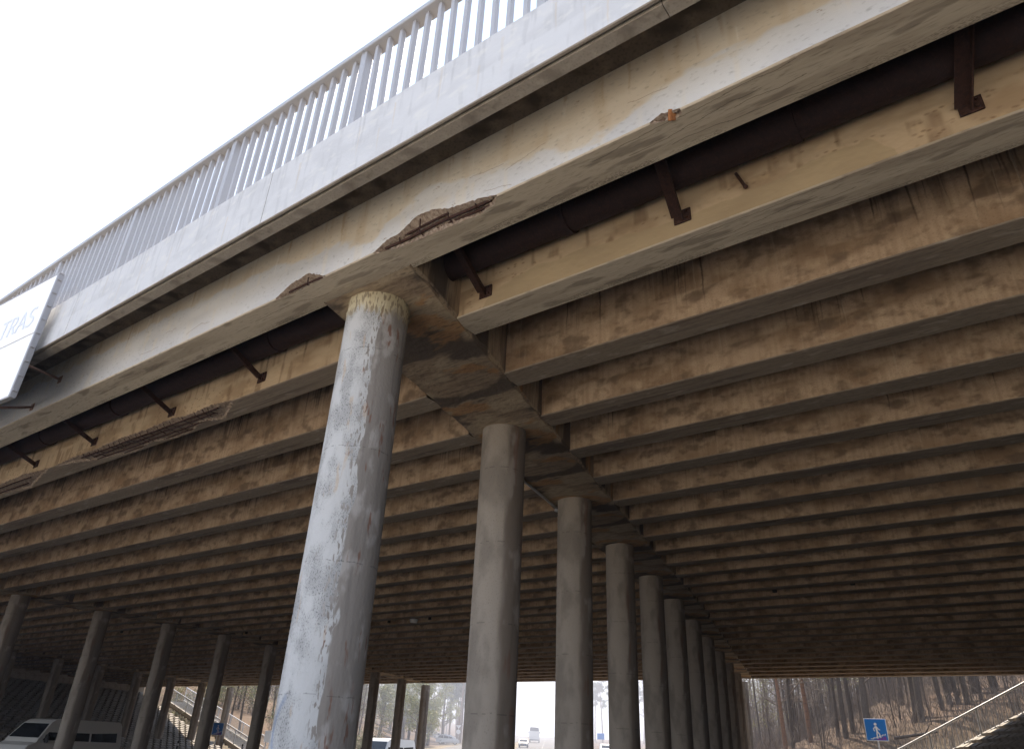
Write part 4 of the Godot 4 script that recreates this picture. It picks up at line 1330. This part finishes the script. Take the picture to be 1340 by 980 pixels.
func build_woods() -> void:
	var bare := "slender leafless tree in the brown woods above the stair railing"
	var bg := "leafless trees beyond the stairs"
	var sd := 4000
	# trunks that stand out beyond the right-hand opening
	var clear := [[1033, 54.0, 9.0, 0.16, "pine"], [1067, 58.0, 16.0, 0.17, "pine"], [1106, 60.0, 15.0, 0.13, "bare"], [1116, 55.0, 15.0, 0.17, "bare"], [1127, 57.0, 16.0, 0.16, "bare"], [1147, 53.0, 15.0, 0.21, "bare"], [1222, 55.0, 14.0, 0.2, "bare"], [1213, 56.0, 14.0, 0.13, "bare"], [1255, 58.0, 14.0, 0.15, "bare"], [1266, 60.0, 14.0, 0.17, "bare"], [1291, 58.0, 14.0, 0.18, "bare"], [1306, 62.0, 15.0, 0.26, "bare"], [1330, 60.0, 14.0, 0.16, "bare"]]
	for q in clear:
		var d: Vector2 = dir_at(q[0]) * float(q[1])
		sd += 1
		if q[4] == "pine":
			tree("pine_tree", "short pine with a dark green tuft beside the end columns" if q[2] < 10 else "tall reddish-stemmed pine rising beside the end columns", "", Vector3(d.x, land(d.x, d.y), d.y), q[2], q[3], "pine", sd)
		else:
			tree("bare_tree", bare, bg, Vector3(d.x, land(d.x, d.y), d.y), q[2], q[3], "bare", sd)
	var rs := RandomNumberGenerator.new()
	rs.seed = 91
	for k in 105:
		var px := rs.randf_range(985, 1460)
		var ds := rs.randf_range(56.0, 125.0)
		var d := dir_at(px) * ds
		sd += 1
		var kind := "bare"
		if rs.randf() < 0.35 and px < 1120: kind = "leafy"
		var hi := rs.randf_range(9.0, 17.0)
		if kind == "leafy":
			tree("leafy_tree", "tree with first yellow-green leaves among the bare woods", "budding trees beyond the stairs", Vector3(d.x, land(d.x, d.y), d.y), hi * 0.8, 0.11, "leafy", sd)
		else:
			tree("bare_tree", bare, bg, Vector3(d.x, land(d.x, d.y), d.y), hi, rs.randf_range(0.07, 0.19), "bare", sd)
	for k in 70:
		var px := rs.randf_range(1000, 1440)
		var ds := rs.randf_range(50.0, 82.0)
		var d := dir_at(px) * ds
		sd += 1
		tree("sapling", "thin twiggy sapling on the leaf-strewn hillside above the stair railing", "saplings on the leaf-strewn hillside", Vector3(d.x, land(d.x, d.y), d.y), rs.randf_range(3.0, 7.5), rs.randf_range(0.03, 0.055), "bush", sd)
	# behind the far end of the left bank
	for k in 34:
		var px := rs.randf_range(190, 480)
		var ds := rs.randf_range(84.0, 135.0)
		var d := dir_at(px) * ds
		sd += 1
		var kind := "leafy" if rs.randf() < 0.6 else "bare"
		if kind == "leafy":
			tree("leafy_tree", "tree with first yellow-green leaves behind the descending stairs", "budding trees behind the descending stairs", Vector3(d.x, land(d.x, d.y), d.y), rs.randf_range(8, 13), 0.13, "leafy", sd)
		else:
			tree("bare_tree", "leafless tree behind the descending stairs", "leafless trees behind the descending stairs", Vector3(d.x, land(d.x, d.y), d.y), rs.randf_range(8, 13), 0.13, "bare", sd)
	for k in 46:
		var px := rs.randf_range(205, 520)
		var ds := rs.randf_range(72.0, 118.0)
		var d := dir_at(px) * ds
		if absf(d.x - road_mid(d.y)) < 15.0: continue
		sd += 1
		shrub("leafy_shrub", "green-and-yellow shrub on the bank behind the descending stairs", "shrubs behind the descending stairs", Vector3(d.x, land(d.x, d.y), d.y), rs.randf_range(1.8, 4.5), sd)
	# pale trees in the haze down the road
	for k in 64:
		var px := rs.randf_range(400, 665) if k < 46 else rs.randf_range(770, 985)
		var ds := rs.randf_range(170.0, 320.0) if k < 46 else rs.randf_range(190.0, 330.0)
		var d := dir_at(px) * ds
		if absf(d.x - road_mid(d.y)) < 13.0: continue
		sd += 1
		tree("pine_tree", "hazy pine standing along the far road", "hazy pines along the far road", Vector3(d.x, land(d.x, d.y), d.y), rs.randf_range(12, 22), 0.24, "pine", sd)
	for k in 26:
		var px := rs.randf_range(420, 665)
		var d := dir_at(px) * rs.randf_range(120.0, 190.0)
		if absf(d.x - road_mid(d.y)) < 13.0: continue
		sd += 1
		tree("leafy_tree", "soft green tree in the haze beside the far road", "green trees in the haze", Vector3(d.x, land(d.x, d.y), d.y), rs.randf_range(7, 13), 0.31, "leafy", sd)
	rng.seed = 17
	# brushwood on the wooded bank
	var st := tool()
	for k in 9000:
		var px := rs.randf_range(985, 1460)
		var ds := rs.randf_range(46.0, 100.0)
		var d := dir_at(px) * ds
		var p := Vector3(d.x, land(d.x, d.y) - 0.1, d.y)
		var v := Vector3(rs.randf_range(-0.6, 0.6), 1.0, rs.randf_range(-0.6, 0.6)).normalized()
		var hh := rs.randf_range(0.3, 2.0)
		var q := p + v * hh * 0.55
		var e := q + (v + Vector3(rs.randf_range(-0.7, 0.7), -0.1, rs.randf_range(-0.7, 0.7))).normalized() * hh * 0.5
		tube(st, p, q, 0.012, 0.008, 3)
		tube(st, q, e, 0.008, 0.004, 3)
	for band in 2:
		var fw := tool()
		for k in 1500:
			var px := rs.randf_range(980, 1470) if band == 0 else rs.randf_range(170, 470)
			var ds := rs.randf_range(80.0, 170.0) if band == 0 else rs.randf_range(130.0, 280.0)
			var d := dir_at(px) * ds
			if absf(d.x - road_mid(d.y)) < 15.0: continue
			var p := Vector3(d.x, land(d.x, d.y) - 0.3, d.y)
			var hh := rs.randf_range(5.0, 14.0)
			var tip := p + Vector3(rs.randf_range(-0.6, 0.6), hh, rs.randf_range(-0.6, 0.6))
			tube(fw, p, tip, rs.randf_range(0.05, 0.12), 0.02, 4)
			for j in 16:
				var f := rs.randf_range(0.2, 1.0)
				var q := p.lerp(tip, f)
				var an := rs.randf() * TAU
				var e := q + Vector3(cos(an), rs.randf_range(0.2, 1.4), sin(an)) * rs.randf_range(0.5, 1.6)
				tube(fw, q, e, 0.03, 0.012, 3)
		var fo := part(numbered("far_wood"), fw.commit(), mats["twig"], self)
		meta(fo, "dense far-off mass of bare stems on the hill above the stair railing" if band == 0 else "dense far-off mass of bare stems beyond the descending stairs", "wood", "", "stuff")
	var b := part(numbered("brushwood"), st.commit(), mats["twig"], self)
	meta(b, "tangled grey-brown brushwood covering the wooded bank", "brushwood", "", "stuff")
	var lg := thing("fallen_log", "dark fallen log lying on the leaf litter among bare trunks", "log", Vector3(-8.4, land(-8.4, -50.0), -50.0))
	var ls := tool()
	tube(ls, Vector3(-1.1, 0.1, 0), Vector3(1.1, 0.5, -0.6), 0.09, 0.06, 8, true)
	part("stem", ls.commit(), mats["bark"], lg)
	var l2 := tool()
	tube(l2, Vector3(0.5, 0.4, -0.4), Vector3(0.9, 0.9, -0.1), 0.035, 0.015, 6, true)
	part("broken_limb", l2.commit(), mats["bark"], lg)

func build_road_things() -> void:
	var fwd := Vector3(0.2688, 0, 1.0)
	vehicle("parked_van", "white high-roofed passenger van standing beside the block-paved bank", Vector3(-38.3, 0, -17.7), fwd, 5.0, 2.0, 2.16, "van", mats["van"], "van")
	vehicle("parked_van", "white van seen between columns on the far side of the overpass", Vector3(-42.6, 0.06, -43.0), fwd, 5.2, 2.0, 2.2, "van", mats["van"], "van")
	var along := Vector3(0.66, -0.02, 1.0)
	vehicle("minivan", "pale silver minivan on the hazy far road", Vector3(-104.0, land(-104.0, -121.4) + 0.07, -121.4), Vector3(1.0, 0, -0.82), 4.6, 1.8, 1.75, "car", mats["silver"], "car")
	vehicle("truck", "pale lorry coming down the hazy road", Vector3(-116.0, land(-116.0, -169.0) + 0.07, -169.0), along, 8.5, 2.55, 3.6, "truck", mats["van"], "truck")
	vehicle("car", "dark small car just ahead of the lorry", Vector3(-86.5, land(-86.5, -122.5) + 0.07, -122.5), along, 4.2, 1.75, 1.45, "car", mats["dark_paint"], "car")
	vehicle("car", "white car nearest the bridge on the far carriageway", Vector3(-54.0, land(-54.0, -95.8) + 0.07, -95.8), along, 4.3, 1.75, 1.5, "car", mats["van"], "car")
	for k in 3:
		var p: Vector3 = [Vector3(-140.2, 0, -156.4), Vector3(-138.2, 0, -158.1), Vector3(-136.5, 0, -159.6)][k] * 1.0
		p.y = land(p.x, p.z) + 0.05
		vehicle("parked_car", "small white car parked among the hazy trees", p, Vector3(1.0, 0, -0.8), 4.2, 1.75, 1.5, "car", mats["van"], "car")
		get_child(get_child_count() - 1).set_meta("group", "cars parked among the hazy trees")
	# signs
	blue_sign(Vector3(-8.55, 0.0, -41.25), 2.91, 0.96, Vector3(0.12, 0, 1), "blue underpass sign with a walking figure near the stair railing")
	blue_sign(Vector3(-51.5, 0.0, -34.5), 1.95, 0.8, Vector3(0.6, 0, 1), "small blue sign seen past a column near the block-paved bank")
	var bd := thing("notice_board", "plain white notice board on two posts beyond the columns", "board", Vector3(-53.6, 0.0, -41.2))
	bd.basis = Basis(Vector3.UP, 0.7)
	part("panel", boxmesh(Vector3(1.6, 0.85, 0.05), 0.01), mats["white"], bd, Vector3(0, 2.05, 0))
	for s in [-0.6, 0.6]:
		part("leg", boxmesh(Vector3(0.07, 1.7, 0.07), 0.005), mats["steel"], bd, Vector3(s, 0.82, -0.01))
	for q in [Vector3(-38.35, 0, -23.55), Vector3(-36.6, 0, -26.2)]:
		var bo := thing("marker_post", "thin black marker post standing on the verge", "post", q, "black marker posts on the verge")
		var st := tool()
		tube(st, Vector3(0, -0.2, 0), Vector3(0, 1.5, 0), 0.045, 0.035, 10, true)
		part("shaft", st.commit(), mats["black"], bo)
		var s2 := tool()
		tube(s2, Vector3(0, 1.28, 0), Vector3(0, 1.38, 0), 0.046, 0.046, 10, true)
		part("reflector", s2.commit(), mats["white"], bo)
	# small signs in the haze
	var fs := thing("road_sign", "pale triangular and round signs on one post by the hazy road", "sign", Vector3(-109.0, land(-109.0, -130.4), -130.4))
	var fp := tool()
	tube(fp, Vector3(0, -0.2, 0), Vector3(0, 3.6, 0), 0.05, 0.05, 8, true)
	part("post", fp.commit(), mats["steel"], fs)
	var tr := tool()
	var toward := Vector3(0.64, 0, 0.77)
	var rx := Vector3.UP.cross(toward)
	tri(tr, Vector3(0, 2.85, 0) + toward * 0.07, Vector3(0, 3.55, 0) + rx * -0.55 + toward * 0.07, Vector3(0, 3.55, 0) + rx * 0.55 + toward * 0.07, Vector2.ZERO, Vector2.ZERO, Vector2.ZERO, toward)
	part("triangle_plate", tr.commit(), mats["white"], fs)
	var ro := tool()
	tube(ro, Vector3(0, 2.3, 0) + toward * 0.06, Vector3(0, 2.3, 0) + toward * 0.09, 0.45, 0.45, 20, true)
	part("round_plate", ro.commit(), mats["white"], fs)
	var bs := thing("road_sign", "faded blue panel sign on a post beside the far road", "sign", Vector3(-74.5, land(-74.5, -130.2), -130.2))
	var bp := tool()
	tube(bp, Vector3(0, -0.2, 0), Vector3(0, 2.2, 0), 0.05, 0.05, 8, true)
	part("post", bp.commit(), mats["steel"], bs)
	part("panel", boxmesh(Vector3(1.5, 1.0, 0.05), 0.01), mats["blue"], bs, Vector3(0, 2.2, 0.06))
	var lp := thing("lamp_post", "slim street lamp post among the hazy pines", "lamp", Vector3(-112.0, land(-112.0, -130.0), -130.0))
	var lt := tool()
	tube(lt, Vector3(0, -0.2, 0), Vector3(0, 9.0, 0), 0.1, 0.06, 8, true)
	part("mast", lt.commit(), mats["steel"], lp)
	var la := tool()
	tube(la, Vector3(0, 9.0, 0), Vector3(1.4, 9.4, 0.6), 0.04, 0.03, 6, true)
	part("arm", la.commit(), mats["steel"], lp)
	part("lantern", boxmesh(Vector3(0.6, 0.12, 0.25), 0.03), mats["steel"], lp, Vector3(1.5, 9.38, 0.65))

func small_materials() -> void:
	mats["black"] = plain(srgb(28, 27, 28), 0.7)
	mats["board"] = plain(srgb(230, 231, 233), 0.5)
	mats["frame"] = plain(srgb(150, 150, 154), 0.5, 0.3)
	mats["letter"] = plain(srgb(208, 213, 221), 0.5)
	mats["rust_light"] = grained(srgb(140, 112, 100), srgb(104, 76, 64), srgb(168, 150, 142), 0.2, 131, 0.8, 0.1)
	mats["steel"] = plain(srgb(178, 178, 180), 0.45, 0.2)
	mats["white"] = plain(srgb(226, 227, 228), 0.5)
	mats["blue"] = plain(srgb(20, 112, 190), 0.45)
	mats["violet"] = plain(srgb(120, 60, 150), 0.5)
	mats["van"] = plain(srgb(208, 207, 203), 0.35)
	mats["silver"] = plain(srgb(170, 174, 180), 0.3, 0.4)
	mats["dark_paint"] = plain(srgb(60, 62, 68), 0.3)
	mats["glass"] = plain(srgb(18, 22, 26), 0.08)
	mats["lamp"] = plain(srgb(214, 218, 222), 0.15)
	mats["red"] = plain(srgb(150, 24, 22), 0.3)
	mats["paint"] = plain(srgb(206, 205, 200), 0.8)
	mats["kerb"] = grained(srgb(194, 187, 175), srgb(172, 165, 153), srgb(208, 201, 190), 0.8, 134, 0.9, 0.2)
	mats["block"] = grained(srgb(150, 145, 138), srgb(112, 107, 100), srgb(170, 165, 156), 1.1, 137, 0.92, 0.3)
	mats["soil"] = grained(srgb(92, 80, 64), srgb(62, 54, 44), srgb(120, 106, 80), 1.5, 140, 0.95, 0.6)
	mats["asphalt"] = grained(srgb(86, 84, 82), srgb(72, 70, 69), srgb(100, 98, 95), 3.0, 143, 0.85, 0.2)
	mats["bark"] = grained(srgb(78, 68, 60), srgb(50, 43, 38), srgb(106, 94, 82), 0.5, 146, 0.95, 0.8)
	mats["bark_pine"] = grained(srgb(112, 84, 66), srgb(78, 60, 50), srgb(148, 110, 82), 0.5, 149, 0.95, 0.8)
	mats["twig"] = plain(srgb(92, 79, 69), 0.9)
	var leaf := plain(Color.WHITE, 0.7)
	leaf.vertex_color_use_as_albedo = true
	leaf.backlight_enabled = true
	leaf.backlight = Color(0.25, 0.27, 0.1)
	mats["leaf"] = leaf
	var gm := grained(srgb(216, 212, 206), srgb(150, 142, 132), srgb(250, 246, 240), 2.2, 152, 0.95, 1.0)
	gm.vertex_color_use_as_albedo = true
	mats["ground"] = gm

func _ready() -> void:
	rng.seed = 7
	# camera
	var cam := Camera3D.new()
	cam.name = "camera"
	cam.transform = Transform3D(Basis(Vector3(0.808119, 0.042396, -0.587492), Vector3(0.243633, 0.884027, 0.398922), Vector3(0.536271, -0.465509, 0.70407)).orthonormalized(), Vector3(0, 1.6, 0))
	cam.fov = 54.83
	cam.near = 0.05
	cam.far = 5000.0
	add_child(cam)
	cam.current = true
	# sky, sun and exposure
	var sky_mat := ProceduralSkyMaterial.new()
	sky_mat.sky_top_color = Color(0.76, 0.85, 0.99)
	sky_mat.sky_horizon_color = Color(0.98, 0.98, 0.98)
	sky_mat.sky_curve = 0.25
	sky_mat.ground_bottom_color = Color(0.42, 0.38, 0.34)
	sky_mat.ground_horizon_color = Color(0.9, 0.9, 0.9)
	sky_mat.sun_angle_max = 1.0
	sky_mat.energy_multiplier = 0.7
	var sky := Sky.new()
	sky.sky_material = sky_mat
	var env := Environment.new()
	env.background_mode = Environment.BG_SKY
	env.sky = sky
	env.tonemap_mode = Environment.TONE_MAPPER_LINEAR
	env.tonemap_exposure = 2.85
	env.fog_enabled = true
	env.fog_density = 0.0009
	env.fog_light_color = Color(0.95, 0.96, 1.0)
	env.sdfgi_enabled = true
	env.ssao_enabled = true
	env.ssil_enabled = true
	var we := WorldEnvironment.new()
	we.name = "sky"
	we.environment = env
	add_child(we)
	var sun := DirectionalLight3D.new()
	sun.name = "sun"
	sun.light_color = Color(1.0, 0.94, 0.86)
	sun.light_energy = 1.6
	sun.light_angular_distance = 1.0
	sun.shadow_enabled = true
	add_child(sun)
	sun.look_at_from_position(Vector3.ZERO, -Vector3(-0.36, 0.76, -0.54))
	env.volumetric_fog_enabled = true
	env.volumetric_fog_density = 0.0
	var mist := FogVolume.new()
	mist.name = "haze"
	mist.shape = RenderingServer.FOG_VOLUME_SHAPE_BOX
	mist.size = Vector3(260, 50, 300)
	mist.position = Vector3(-165, 15, -225)
	mist.rotation.y = 0.0
	var air := FogMaterial.new()
	air.density = 0.0034
	air.albedo = Color(0.95, 0.96, 1.0)
	mist.material = air
	mist.set_meta("kind", "structure")
	add_child(mist)
	# materials, then the large structure, then the objects
	make_textures()
	small_materials()
	build_ground()
	build_banks()
	build_bridge()
	build_railing()
	build_pipe()
	build_board()
	railing_run(Vector3(-10.0, 0.1, -39.25), Vector3(2.0, 6.1, -39.25), "galvanised stair railing climbing above the block bank on the right")
	stairs(Vector3(-10.0, 0.0, -39.3), Vector3(2.0, 6.0, -39.3), Vector3(0, 0, -1.8), "concrete stairs climbing beside the block bank towards the leafless woods")
	railing_run(Vector3(-53.2, 0.2, -40.0), Vector3(-69.0, 4.8, -40.0), "grey stair railing descending along the far bank")
	railing_run(Vector3(-53.2, 0.2, -42.0), Vector3(-69.0, 4.8, -42.0), "outer stair railing descending in front of the budding trees")
	stairs(Vector3(-53.2, 0.1, -40.1), Vector3(-69.0, 4.7, -40.1), Vector3(0, 0, -1.8), "concrete stairs between two grey railings on the far bank")
	build_road_things()
	build_woods()
